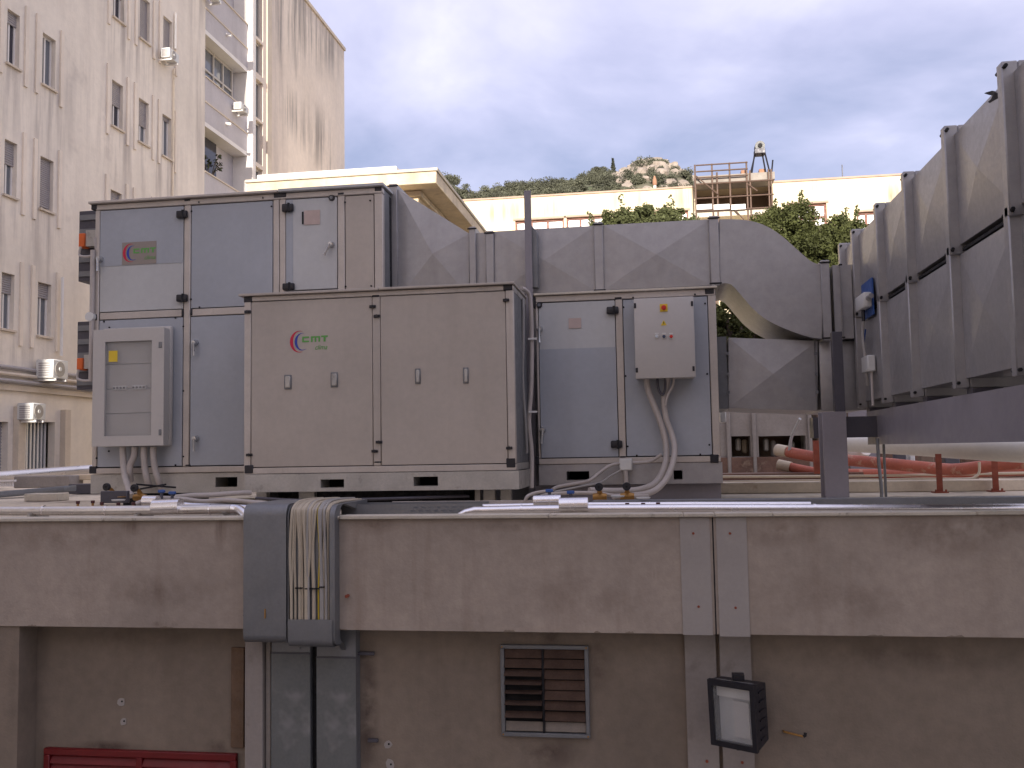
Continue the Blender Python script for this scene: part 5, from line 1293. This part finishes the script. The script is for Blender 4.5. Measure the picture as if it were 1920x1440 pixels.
def sheet(mb, x0, x1, prof, th):
    A = [(x0, y, z) for y, z in prof]; B = [(x1, y, z) for y, z in prof]
    cen = (6.6, prof[0][1] - .6); 
    inn = []
    for i, (y, z) in enumerate(prof):
        a = prof[max(i - 1, 0)]; b = prof[min(i + 1, len(prof) - 1)]; dx, dz = b[0] - a[0], b[1] - a[1]; l = math.hypot(dx, dz) or 1
        inn.append((y - dz / l * th, z + dx / l * th) if True else 0)
    A2 = [(x0, y, z) for y, z in inn]; B2 = [(x1, y, z) for y, z in inn]
    mb.strip(A, B); mb.strip(A2, B2); mb.strip(A, A2); mb.strip(B, B2)
    mb.add([A[0], B[0], B2[0], A2[0]], [(0, 1, 2, 3)]); mb.add([A[-1], B[-1], B2[-1], A2[-1]], [(0, 1, 2, 3)]); return mb
x0, x1, prof = over_edge(457, 537, 946, 1205, TY, yback=6.5)
zj = atY(497, 1153, TY).z
sheet(MB(), x0, x1, prof, -.006).build('cover', 'galv_blue', t1)
for xx in (x0 + .0015, x1 - .0015):
    mb = MB(); inner = [(y + .075 if y < 6.02 else y, z - .075 if z > prof[0][1] - .08 else z) for y, z in prof[:-4]]
    mb.strip([(xx, y, z) for y, z in prof[:-4]], [(xx, y, z) for y, z in inner]); mb.build('side', 'galv_blue', t1)
MB().box(x0 - .003, x1 + .003, TY - .004, TY - .0005, zj - .006, zj).build('cover_joint', 'steel_dark', t1)
c = atY(498, 1150, TY); MB().tube([(c.x, TY - .01, c.z + .03), (c.x, TY - .01, c.z - .03)], .005, 6).build('cover_clip', 'brass', t1)
x0b, x1b, profb = over_edge(545, 622, 950, 1211, TY + .035, yback=6.6)
t2 = thing('cable_tray', 'open grey cable tray full of pale cables bending over the roof edge', 'cable tray', ((x0b + x1b) / 2, TY, atY(580, 1212, TY).z))
sheet(MB(), x0b, x1b, profb, -.004).build('tray_floor', 'galv_blue', t2)
zl1 = atY(580, 1161, TY).z
x2b = atY(628, 1060, TY).x
for xx, wdt in ((x0b - .004, .004), (x1b, x2b - x1b)):
    pr_out = over_edge(545, 622, 946, 1211, TY - .005, yback=6.6, round_=.09)[2]
    mb = MB(); A = [(xx, y, z) for y, z in pr_out]; B = [(xx, min(y + .10, 6.6), z - (.10 if y > TY + .1 else .0)) for y, z in pr_out]
    k = Vector((wdt, 0, 0)); mb.strip(A, B); A2 = [Vector(p) + k for p in A]; B2 = [Vector(p) + k for p in B]; mb.strip(A2, B2); mb.strip(A, A2); mb.strip(B, B2)
    mb.build('side', 'galv_blue', t2)
lidprof = [(TY - .012, zl1)] + [(y - .047 + .0, z) for y, z in profb if z < zl1]
sheet(MB(), x0b, x1b + .02, lidprof, -.004).build('lower_lid', 'galv_blue', t2)
# the cables
rn = random.Random(4)
nc = 21; cab_m = ['cable_beige', 'cable_grey', 'cable_beige', 'cable_beige']
zc1 = profb[1][1] + .018
for k in range(nc):
    u = (k + .5) / nc; xt = x0b + .012 + (x1b - x0b - .024) * u; xb = x0b + .016 + (x1b - x0b - .032) * min(1, max(0, u + rn.uniform(-.07, .07)))
    xm = (xt + xb) / 2 + rn.uniform(-.012, .012); lift = rn.choice((0, .004, .010, .016)); r_ = rn.choice((.0075, .008, .009, .0098))
    y_f = TY + .035 - r_ - .003 - lift
    pts = [(xt + rn.uniform(-.03, .03), 6.55, zc1 + lift * .6), (xt, 6.25, zc1 + lift + .004), (xt, 6.05, zc1 + lift), (xt, y_f + .04, zc1 - .022 + lift * .4), (xt, y_f + .004, zc1 - .07), (xm, y_f, zc1 - .30), (xb, y_f - .002, zc1 - .55), (xb, y_f + .0, zl1 - .05)]
    yel = k in (14,)
    MB().tube(smoothpath(pts, 5), r_ if not yel else .006, 7).build('cable', 'cable_yellow' if yel else rn.choice(cab_m), label='yellow cable among the pale cables in the open tray' if yel else 'pale cable running down in the open tray over the roof edge', cat='cable', group='' if yel else 'pale cables in the open tray')
for k, (px0, px1, py) in enumerate(((553, 566, 1103), (571, 576, 1104), (580, 597, 1104), (598, 607, 1101))):
    q = R(px0, py - 1.2, px1, py + 1.2, TY - .006); MB().box(q[0], q[1], TY - .006, TY + .012, q[2], q[3]).build('cable_tie', 'gasket', label=['leftmost', 'second', 'third', 'rightmost'][k] + ' black tie round the cables in the open tray', cat='cable tie', group='black ties on the tray cables')
# horizontal tray along the edge to the right of the bend
hy = 6.35; h0, h1 = atY(640, 960, hy).x, atY(905, 955, hy).x; hz1_, hz0_ = atY(760, 945, hy).z, atY(760, 968, hy).z
ht = thing('cable_tray', 'perforated cable tray lying on the roof behind the edge', 'cable tray', ((h0 + h1) / 2, hy, zt_))
sl_ = []
for k in range(9):
    xx = atY(770, 955, hy).x + .055 * k; sl_.append((xx, xx + .032, hz0_ + .03, hz0_ + .042)); sl_.append((xx + .02, xx + .052, hz0_ + .055, hz0_ + .066))
mb = MB()
for x, xe, z, ze in sl_: pass
wall_sheet(mb, lambda u, v, d: (u, hy + d, v), h0, h1, max(zt_ - .006, hz0_), hz1_, [s for s in sl_ if s[3] < hz1_ - .005], .003)
mb.build('side', 'galv_blue', ht)
MB().box(h0, h1, hy + .0035, hy + .25, zt_ - .006, zt_ - .002).build('tray_floor', 'galv_blue', ht)
MB().box(h0, h1, hy + .25, hy + .254, zt_ - .006, hz1_).build('side', 'galv_blue', ht)
q0, q1 = atY(735, 943, hy + .3).x, atY(1005, 940, hy + .3).x
MB().box(q0, q1, hy + .30, hy + .34, zt_ - .006, atY(900, 939, hy + .3).z).build('metal_strip', 'conduit', label='pale strip lying on the roof behind the perforated tray', cat='batten')
# continuing dark tray to the right of the valves
e0, e1 = atY(1110, 940, 6.5).x, atY(2050, 940, 6.5).x
MB().box(e0, e1, 6.5, 6.62, zt_ - .006, atY(1400, 936, 6.5).z).build('cable_trunking', 'galv_blue', None, bev=.004, label='long dark grey cable trunking behind the right edge pipe', cat='trunking')
# anchors on the fascia beside the tray
for k, (px, py, L) in enumerate(((652, 1117, .09), (631, 1127, .03))):
    c = atY(px, py, WY - .02); MB().tube([(c.x, WY - .012, c.z), (c.x, WY - .05, c.z)], .011, 8).build('anchor_bolt', 'rust_red', label=['rusty anchor bolt in the fascia right of the open tray', 'small bolt beside the side of the open tray'][k], cat='bolt')

# ================================================================== ON THE LOWER WALL
# plates covering the expansion joint
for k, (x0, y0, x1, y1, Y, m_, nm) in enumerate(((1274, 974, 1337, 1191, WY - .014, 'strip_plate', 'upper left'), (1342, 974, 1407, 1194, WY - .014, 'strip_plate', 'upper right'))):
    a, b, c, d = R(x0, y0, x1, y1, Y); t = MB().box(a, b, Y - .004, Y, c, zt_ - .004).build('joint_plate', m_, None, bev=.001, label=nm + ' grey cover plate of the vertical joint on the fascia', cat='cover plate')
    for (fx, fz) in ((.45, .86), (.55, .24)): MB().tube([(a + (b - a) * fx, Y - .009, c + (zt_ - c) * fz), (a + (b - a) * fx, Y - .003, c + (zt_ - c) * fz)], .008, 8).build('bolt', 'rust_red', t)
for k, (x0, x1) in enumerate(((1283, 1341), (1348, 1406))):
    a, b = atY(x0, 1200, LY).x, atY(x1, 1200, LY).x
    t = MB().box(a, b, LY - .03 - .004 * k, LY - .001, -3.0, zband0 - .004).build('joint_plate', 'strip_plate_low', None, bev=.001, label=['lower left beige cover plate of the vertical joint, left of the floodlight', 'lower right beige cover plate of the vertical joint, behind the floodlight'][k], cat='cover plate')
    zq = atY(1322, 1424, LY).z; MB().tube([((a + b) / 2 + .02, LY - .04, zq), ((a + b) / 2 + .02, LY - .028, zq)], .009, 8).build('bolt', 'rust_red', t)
a, b = atY(1338.6, 1100, WY).x, atY(1341, 1100, WY).x
MB().box(a, b, WY - .0145, WY - .0125, zband0, zt_ - .004).build('joint_gap', 'gasket', label='dark gap between the two upper joint plates', cat='joint')

# louvred vent
va = R(938, 1208, 1107, 1384, LY - .02)
ve = thing('wall_vent', 'sooty metal louvre vent in the lower wall, some slats stuck open', 'vent', ((va[0] + va[1]) / 2, LY, va[2]))
MB().frame(va[0], va[1], va[2], va[3], .026, LY - .035, LY - .001).build('frame', 'galv_blue', ve, bev=.003)
MB().box(va[0] + .02, va[1] - .02, LY - .004, LY - .0015, va[2] + .02, va[3] - .02).build('opening', 'void', ve)
vxm = atY(1019, 1300, LY - .02).x
MB().box(vxm - .006, vxm + .006, LY - .034, LY - .004, va[2] + .027, va[3] - .027).build('mullion', 'gasket', ve)
nr = 8; zh = (va[3] - va[2] - .054) / nr
openl = [16, 32, 55, 70, 80, 74, 58, 8]; openr = [14, 30, 20, 12, 26, 34, 24, 8]
for c_, (xa, xb, op) in enumerate(((va[0] + .028, vxm - .008, openl), (vxm + .008, va[1] - .028, openr))):
    for i in range(nr):
        zt3 = va[3] - .027 - zh * i; an = rad(op[i]); L = zh * .97
        p = [Vector((xa, LY - .012, zt3)), Vector((xb, LY - .012, zt3))]; d_ = Vector((0, -math.sin(an), -math.cos(an))) * L * .92
        mb = MB(); n_ = Vector((0, -.002, 0)); q = [p[0], p[1], p[1] + d_, p[0] + d_]
        mb.add([v for v in q] + [v + n_ for v in q], [(0, 1, 2, 3), (7, 6, 5, 4), (0, 4, 5, 1), (1, 5, 6, 2), (2, 6, 7, 3), (3, 7, 4, 0)])
        mb.build('slat', 'vent_slat_pale' if i == nr - 1 else 'vent_slat', ve)
for (x, z) in ((va[0] + .013, va[3] - .013), (va[1] - .013, va[3] - .013), (va[1] - .013, va[2] + .013), (va[0] + .013, va[2] + .013)):
    MB().tube([(x, LY - .039, z), (x, LY - .034, z)], .006, 8).build('screw', 'brass', ve)
# concrete pilaster, wooden board and the vertical metal trunking
a, b = atY(459, 1300, LY - .10).x, atY(492, 1300, LY - .10).x
MB().box(a, b, LY - .10, LY - .001, -3, zband0 - .05).build('concrete_batten', 'strip_plate_low', None, bev=.003, label='pale upright concrete batten below the closed tray', cat='batten')
a2 = atY(507, 1300, LY - .06).x
MB().box(b + .006, a2, LY - .06, LY - .001, -3, zband0 - .05).build('concrete_batten', 'concrete', None, bev=.003, label='thin recessed upright strip beside the pale concrete batten', cat='batten')
q = R(434, 1214, 457, 1402, LY - .02); MB().box(q[0], q[1], LY - .025, LY - .001, q[2], q[3]).build('wooden_board', 'wood', None, bev=.002, label='weathered brown upright board left of the concrete batten', cat='board')
for k, (p0, p1, yt) in enumerate(((509, 582, 1222), (594, 668, 1230))):
    a, b = atY(p0, 1330, LY - .09).x, atY(p1, 1330, LY - .09).x; zt3 = atY(p0, yt, LY - .09).z
    t = thing('metal_trunking', ['left vertical grey metal trunking below the trays, scuffed', 'right vertical grey metal trunking with a big pale smudge'][k], 'trunking', ((a + b) / 2, LY - .05, -3))
    MB().box(a, b, LY - .094, LY - .09, -3, zt3).build('lid', 'metal_smudge', t)
    MB().box(a + .001, b - .001, LY - .0895, LY - .001, -3, zband0 - .005).build('body', 'galv_blue', t)
    MB().box(a - .002, b + .002, LY - .0975, LY - .0945, zt3 - .012, zt3 - .003).build('lid_joint', 'steel_dark', t)
a, b = atY(583, 1330, LY - .09).x, atY(593, 1330, LY - .09).x
MB().box(a, b, LY - .05, LY - .001, -3, zband0 - .01).build('trunking_gap', 'gasket', label='black gap strip between the two vertical trunkings', cat='strip')
for k, (px, py, L) in enumerate(((690, 1225, .16), (697, 1388, .05))):
    c = atY(px, py, LY - .03); MB().box(c.x - L * .5, c.x + .045, LY - .045, LY - .02, c.z - .011, c.z + .011).build('wall_peg', 'steel_dark', None, bev=.003, label=['dark steel peg sticking out right of the trunkings, upper', 'short dark steel peg right of the trunkings, lower'][k], cat='peg')
# red louvre at the lower left
ra = R(83, 1403, 443, 1440, LY - .03); rz1 = atY(260, 1408, LY - .03).z
rl = thing('red_louvre', 'deep red metal louvre frame at the lower left corner', 'louvre', ((ra[0] + ra[1]) / 2, LY, rz1 - .9))
MB().frame(ra[0], ra[1], rz1 - .9, rz1, .045, LY - .04, LY - .001).build('frame', 'red_paint', rl, bev=.004)
xm = atY(261, 1420, LY - .03).x
MB().box(xm - .022, xm + .022, LY - .0395, LY - .001, rz1 - .854, rz1 - .046).build('mullion', 'red_paint', rl, bev=.003)
for (xa, xb) in ((ra[0] + .047, xm - .024), (xm + .024, ra[1] - .047)):
    for i in range(14):
        zq = rz1 - .050 - .057 * i; mb = MB(); q = [Vector((xa, LY - .008, zq)), Vector((xb, LY - .008, zq)), Vector((xb, LY - .034, zq - .05)), Vector((xa, LY - .034, zq - .05))]
        n_ = Vector((0, -.002, -.003)); mb.add(q + [v + n_ for v in q], [(0, 1, 2, 3), (7, 6, 5, 4), (0, 4, 5, 1), (1, 5, 6, 2), (2, 6, 7, 3), (3, 7, 4, 0)]); mb.build('slat', 'red_paint', rl)
# floodlight
fl = thing('floodlight', 'black floodlight with glass face turned to the left on the lower wall', 'floodlight', atY(1400, 1400, LY - .2))
th_ = rad(30); fn = Vector((-math.sin(th_), -math.cos(th_), -.06)).normalized(); fr_ = Vector((math.cos(th_), -math.sin(th_), 0)); fup = fr_.cross(fn).normalized()
if fup.z < 0: fup = -fup
fc = atY(1374, 1341, 5.86); hw_, hh_ = .150, .198
mb = MB()
for (u, v, w, h) in ((0, 1, hw_, .016), (0, -1, hw_, .016)): mb.obox(fc + fup * v * (hh_ - .016), fr_ * w, fup * h, fn * .014)
for s_ in (-1, 1): mb.obox(fc + fr_ * s_ * (hw_ - .014), fr_ * .014, fup * (hh_ - .032), fn * .014)
mb.build('front_frame', 'black_plastic', fl)
MB().obox(fc - fn * .002, fr_ * (hw_ - .028), fup * (hh_ - .032), fn * .003).build('glass', 'glass_clear', fl)
MB().obox(fc - fn * .05 + fup * (hh_ * .70), fr_ * (hw_ - .03), fup * .05, fn * .004).build('reflector', 'white_plastic', fl)
MB().obox(fc - fn * .075 - fup * .05, fr_ * (hw_ - .03), fup * (hh_ * .72), fn * .003).build('reflector', 'sheet_pale', fl)
MB().obox(fc - fn * .06 - fup * .04 + fr_ * .03, fr_ * .05, fup * (hh_ * .55), fn * .006).build('reflector_step', 'cabinet_grey', fl)
p = [fc - fn * .015 + fr_ * a * (hw_ - .004) + fup * b * (hh_ - .004) for a, b in ((-1, -1), (1, -1), (1, 1), (-1, 1))]
p2_ = [fc - fn * .17 + fr_ * a * (hw_ * .95) + fup * b * (hh_ * .86) for a, b in ((-1, -1), (1, -1), (1, 1), (-1, 1))]
mb = MB().add(p + p2_, [(0, 1, 5, 4), (1, 2, 6, 5), (2, 3, 7, 6), (3, 0, 4, 7), (4, 5, 6, 7)]); mb.build('housing', 'black_plastic', fl)
for k in range(6):
    v = -.7 + .28 * k; MB().obox(fc - fn * .09 + fr_ * hw_ * .965 + fup * hh_ * v, fr_ * .008, fup * .004, fn * .035).build('cooling_fin', 'black_plastic', fl)
for s_ in (-1, 1):
    e = fc - fn * .07 + fup * s_ * (hh_ + .012); MB().box(e.x - .02, e.x + .05, e.y - .02, e.y + .05, e.z - .016, e.z + .016).build('bracket_arm', 'black_plastic', fl)
e = fc - fn * .1 + fr_ * .1; MB().tube([e, Vector((e.x + .06, LY - .002, e.z))], .016, 8).build('stem', 'black_plastic', fl)
c = atY(1470, 1372, LY - .02); c2 = atY(1506, 1381, LY - .06)
t = thing('wall_hook', 'small brass-tipped hook in the wall right of the floodlight', 'hook', c)
MB().tube([c + Vector((0, .02, 0)), c, c.lerp(c2, .5), c2], .007, 8).build('shank', 'brass', t)
MB().tube([c2, c2 + Vector((.012, 0, .006)), c2 + Vector((.014, 0, .022))], .010, 8).build('tip', 'gasket', t)

# ================================================================== FURTHER BACK ON THE ROOF
MB().tube(smoothpath([atY(1588, 832, 10.4), atY(1700, 836, 9.6), atY(1800, 841, 9.0), atY(1930, 846, 8.4), atY(2200, 852, 7.8)], 4), [.085 + .0012 * i for i in range(17)], 20).build('white_pipe', 'pipe_white', label='thick white pipe running to the right under the steel beam', cat='pipe')
MB().tube(smoothpath([atY(1588, 846, 11), atY(1612, 850, 10.9), atY(1622, 842, 10.8)], 4), .075, 14).build('pipe_branch', 'pipe_white', label='short white elbow under the thick white pipe', cat='pipe')
def red_pipe(label, pts, ys, r, capname=True):
    p = smoothpath(pathY(pts, ys), 5); t = MB().tube(p, r, 14).build('red_pipe', 'pipe_red', label=label, cat='pipe', group='red pipes on the roof')
    d = (p[1] - p[0]).normalized(); MB().tube([p[0] - d * .10, p[0] + d * .06], r * 1.16, 14).build('end_collar', 'cream_paint', t); return t
red_pipe('upper salmon red pipe rising from a grey collar beside the concrete block', [(1470, 846), (1540, 858), (1650, 868), (1760, 879), (1800, 880), (1870, 872), (1960, 862)], (11.4, 11.0, 10.4, 10.0, 9.8, 9.5, 9.2), .062)
red_pipe('lower salmon red pipe behind the steel column', [(1474, 874), (1540, 886), (1650, 888), (1760, 889), (1850, 885), (1960, 880)], (11.6, 11.4, 11.2, 11.0, 10.8, 10.5), .055)
MB().box(*R(1525, 826, 1540, 888, 10.9)[:2], 10.9, 10.96, *R(1525, 826, 1540, 888, 10.9)[2:]).build('red_post', 'rust_red', label='broad rust-red post right behind the steel column', cat='post', group='red pipe posts')
for k, (px, yt, yb) in enumerate(((1763, 851, 926), (1868, 860, 925))):
    Y = .46 * 1750 / (yb - 834) * 1.01; c = atY(px, yb, Y); zt3 = atY(px, yt, Y).z; z0 = zt_ - .006
    t = thing('red_post', ['rust red angle post carrying the white pipe, nearer the column', 'rust red angle post carrying the white pipe, near the right border'][k], 'post', (c.x, Y, z0), 'red pipe posts')
    MB().box(c.x - .026, c.x + .026, Y, Y + .006, z0, zt3).box(c.x + .020, c.x + .026, Y + .0065, Y + .05, z0, zt3).build('angle', 'rust_red', t)
    MB().box(c.x - .06, c.x + .06, Y - .05, Y + .07, z0, z0 + .010).build('base_plate', 'rust_red', t)
    for s_ in (-1, 1): MB().tube([(c.x + .042 * s_, Y - .03, z0 + .01), (c.x + .042 * s_, Y - .03, z0 + .03)], .009, 6).build('nut', 'rust_red', t)
for k, (px0, px1, y0, y1, m_) in enumerate(((1680, 1700, 842, 866, 'steel_dark'), (1706, 1716, 850, 866, 'white_plastic'), (1728, 1752, 852, 868, 'loggia'), (1772, 1800, 856, 872, 'steel_dark'), (1808, 1850, 858, 870, 'rust_shade_brown'))):
    q = R(px0, y0, px1, y1, 12.4 + .15 * k); MB().box(q[0], q[1], 12.4 + .15 * k, 12.6 + .15 * k, zt_ - .006, q[3]).build('pump_housing', m_, None, bev=.01, label=['dark pump housing under the white pipe, just right of the slim strut', 'small white fitting under the white pipe', 'brown pump housing left of the first red post', 'dark pump housing right of the first red post', 'low rusty housing left of the second red post'][k], cat='pump')
# thin cream pipes low on the roof
for k, (pts, ys, r) in enumerate((([(1300, 894), (1540, 893), (1700, 891), (1960, 886)], (10.4, 10.4, 10.3, 10.1), .014),
                                  ([(1300, 905), (1400, 903), (1540, 901), (1640, 900), (1720, 898), (1810, 898), (1830, 893), (1836, 884), (1836, 866)], (9.6, 9.6, 9.5, 9.45, 9.42, 9.4, 9.4, 9.4, 9.4), .013),
                                  ([(1836, 899), (1960, 897)], (9.45, 9.42), .012))):
    pipe(['upper thin cream pipe low across the roof at the right', 'lower thin cream pipe that turns up before the right red post', 'thin cream pipe continuing to the right border'][k], pts, ys, r, 'cream_paint', 'thin_pipe', 8, True, group='thin cream pipes')
MB().tube(smoothpath(pathY([(1645, 822), (1648, 870), (1653, 920), (1651, 938), (1642, 944)], 7.5), 4), .013, 8).build('conduit', 'galv_blue', label='grey conduit dropping from the beam to the roof edge right of the column', cat='conduit')
q = R(1655, 822, 1664, 930, 7.8); MB().box(q[0], q[1], 7.8, 7.83, zt_ - .006, H + .002).build('strut', 'galv_blue', None, bev=.002, label='slim grey strut between beam and roof right of the column', cat='strut')
# long concrete bases / kerbs on the roof; brown kerb colour stands in for shadow gaps
for k, (x0, y0, x1, y1, Y, d_, m_) in enumerate(((1340, 889, 1960, 899, 11.2, .5, 'rust_shade_brown'), (1340, 906, 1990, 930, 9.05, .30, 'deck_cream'))):
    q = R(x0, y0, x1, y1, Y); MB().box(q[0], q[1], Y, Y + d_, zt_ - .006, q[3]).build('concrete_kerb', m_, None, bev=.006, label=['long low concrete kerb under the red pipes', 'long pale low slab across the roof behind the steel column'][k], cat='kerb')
# concrete block with two openings
cy = 13.2; ca_ = R(1348, 768, 1526, 892, cy)
cbk = thing('concrete_block', 'stained concrete housing with two square openings behind the branch duct', 'housing', ((ca_[0] + ca_[1]) / 2, cy + .6, zt_))
h1_, h2_ = R(1371, 818, 1408, 856, cy), R(1422, 818, 1512, 856, cy)
mb = MB(); wall_sheet(mb, lambda u, v, d: (u, cy + d, v), ca_[0], ca_[1], zt_ - .006, ca_[3], [h1_, h2_], .25)
mb.add([(ca_[0], cy, ca_[3]), (ca_[1], cy, ca_[3]), (ca_[1], cy + 1.2, ca_[3]), (ca_[0], cy + 1.2, ca_[3])], [(0, 1, 2, 3)])
for x in (ca_[0], ca_[1]): mb.add([(x, cy, zt_), (x, cy + 1.2, zt_), (x, cy + 1.2, ca_[3]), (x, cy, ca_[3])], [(0, 1, 2, 3)])
mb.build('shell', 'concrete', cbk)
q = R(1348, 858, 1526, 892, cy - .02); MB().box(ca_[0] - .01, ca_[1] + .01, cy - .045, cy - .002, zt_ - .005, q[3]).build('stained_base', 'rust_shade_brown', cbk, bev=.006)
MB().box(ca_[0] + .05, ca_[1] - .05, cy + .7, cy + 1.1, zt_, ca_[3] - .02).build('inside', 'loggia', cbk)
for (px, y0, y1, m_) in ((1384, 822, 845, 'pipe_white'), (1396, 824, 850, 'ochre_trim'), (1436, 822, 846, 'galv_skid'), (1450, 826, 856, 'concrete'), (1486, 828, 856, 'sheet_pale')):
    q = R(px - 5, y0, px + 6, y1, cy + .3); MB().box(q[0], q[1], cy + .3, cy + .38, q[2], q[3]).build('equipment', m_, cbk, bev=.02)
for k, px in enumerate((1366, 1414, 1519)):
    q = R(px - 5, 768, px + 5, 856, cy - .05); MB().box(q[0], q[1], cy - .06, cy - .001, zt_ - .004, ca_[3] - .01).build('rib', 'concrete', cbk, bev=.01)
q = R(1350, 770, 1362, 792, 9.6); MB().box(q[0], q[1], 9.6, 9.7, q[2], q[3]).build('junction_box', 'white_plastic', None, bev=.01, label='white box just right of the right unit, under the branch duct', cat='junction box')
MB().tube(smoothpath([atY(1480, 848, 11.3), atY(1484, 820, 11.2), atY(1500, 785, 11.0)], 4), .018, 8).build('hose', 'sheet_pale', label='pale hose leaning up from the red pipe collar', cat='hose')
q = R(1530, 764, 1650, 850, 13.3); mc = thing('plant_cabinet', 'dark plant cabinet behind the steel column', 'cabinet', ((q[0] + q[1]) / 2, 13.6, zt_))
MB().box(q[0], q[1], 13.3, 13.9, zt_ - .006, q[3]).build('casing', 'loggia', mc, bev=.01)
MB().box(q[0] + .03, (q[0] + q[1]) / 2 - .01, 13.285, 13.299, zt_ + .1, q[3] - .04).build('door', 'steel_paint', mc, bev=.003)
MB().box((q[0] + q[1]) / 2 + .01, q[1] - .03, 13.285, 13.299, zt_ + .1, q[3] - .04).build('door', 'steel_paint', mc, bev=.003)
# ---- left part of the roof
MB().tube([atY(-200, 902, 11.5), atY(0, 893, 12.2), atY(168, 880, 13.0), atY(230, 876, 13.3)], [.075, .075, .07, .07], 18).build('insulated_pipe', 'chrome_dull', label='long silver pipe slanting across the roof at the far left', cat='pipe')
q = R(25, 893, 131, 914, 11.4)
MB().box(q[0], q[1], 11.4, 11.7, q[2], q[3]).build('masonry_block', 'concrete', None, bev=.012, label='rough grey-brown block on the roof at the far left', cat='block')
q = R(131, 890, 172, 900, 11.6); MB().box(q[0], q[1] + .3, 11.6, 11.9, q[2], q[3]).build('timber', 'ochre_trim', None, bev=.01, label='pale timber end beside the rough block at the left', cat='timber')
q = R(128, 908, 172, 926, 10.6); MB().box(q[0], q[1] + .4, 10.6, 10.9, q[2], q[3]).build('metal_box', 'steel_dark', None, bev=.006, label='dark metal box against the left foot of the tall unit', cat='box')
p0, p1 = atY(-80, 934, 9.6), atY(132, 916, 10.2)
d_ = (p1 - p0) / 2; MB().obox((p0 + p1) / 2, d_, Vector((0, .12, 0)), Vector((0, 0, .035))).build('cable_trunking', 'galv_blue', None, bev=.006, label='grey trunking slanting over the roof at the far left', cat='trunking')
q = R(45, 926, 108, 938, 9.0); MB().box(q[0], q[1], 9.0, 9.2, zt_ - .006, q[3]).build('stone_slab', 'coping', None, bev=.006, label='pale slab lying in front of the left trunking', cat='slab')
gr = thing('grating', 'small pale comb-like grating at the left border', 'grating', atY(10, 912, 11.2))
for k in range(8):
    q = R(0 + 3.2 * k, 902, 1.6 + 3.2 * k, 912, 11.2); MB().box(q[0], q[1], 11.2, 11.22, q[2], q[3]).build('bar', 'facade_white', gr)
q = R(-10, 900, 28, 903, 11.2); MB().box(q[0], q[1], 11.19, 11.23, q[2], q[3]).build('bar', 'facade_white', gr)
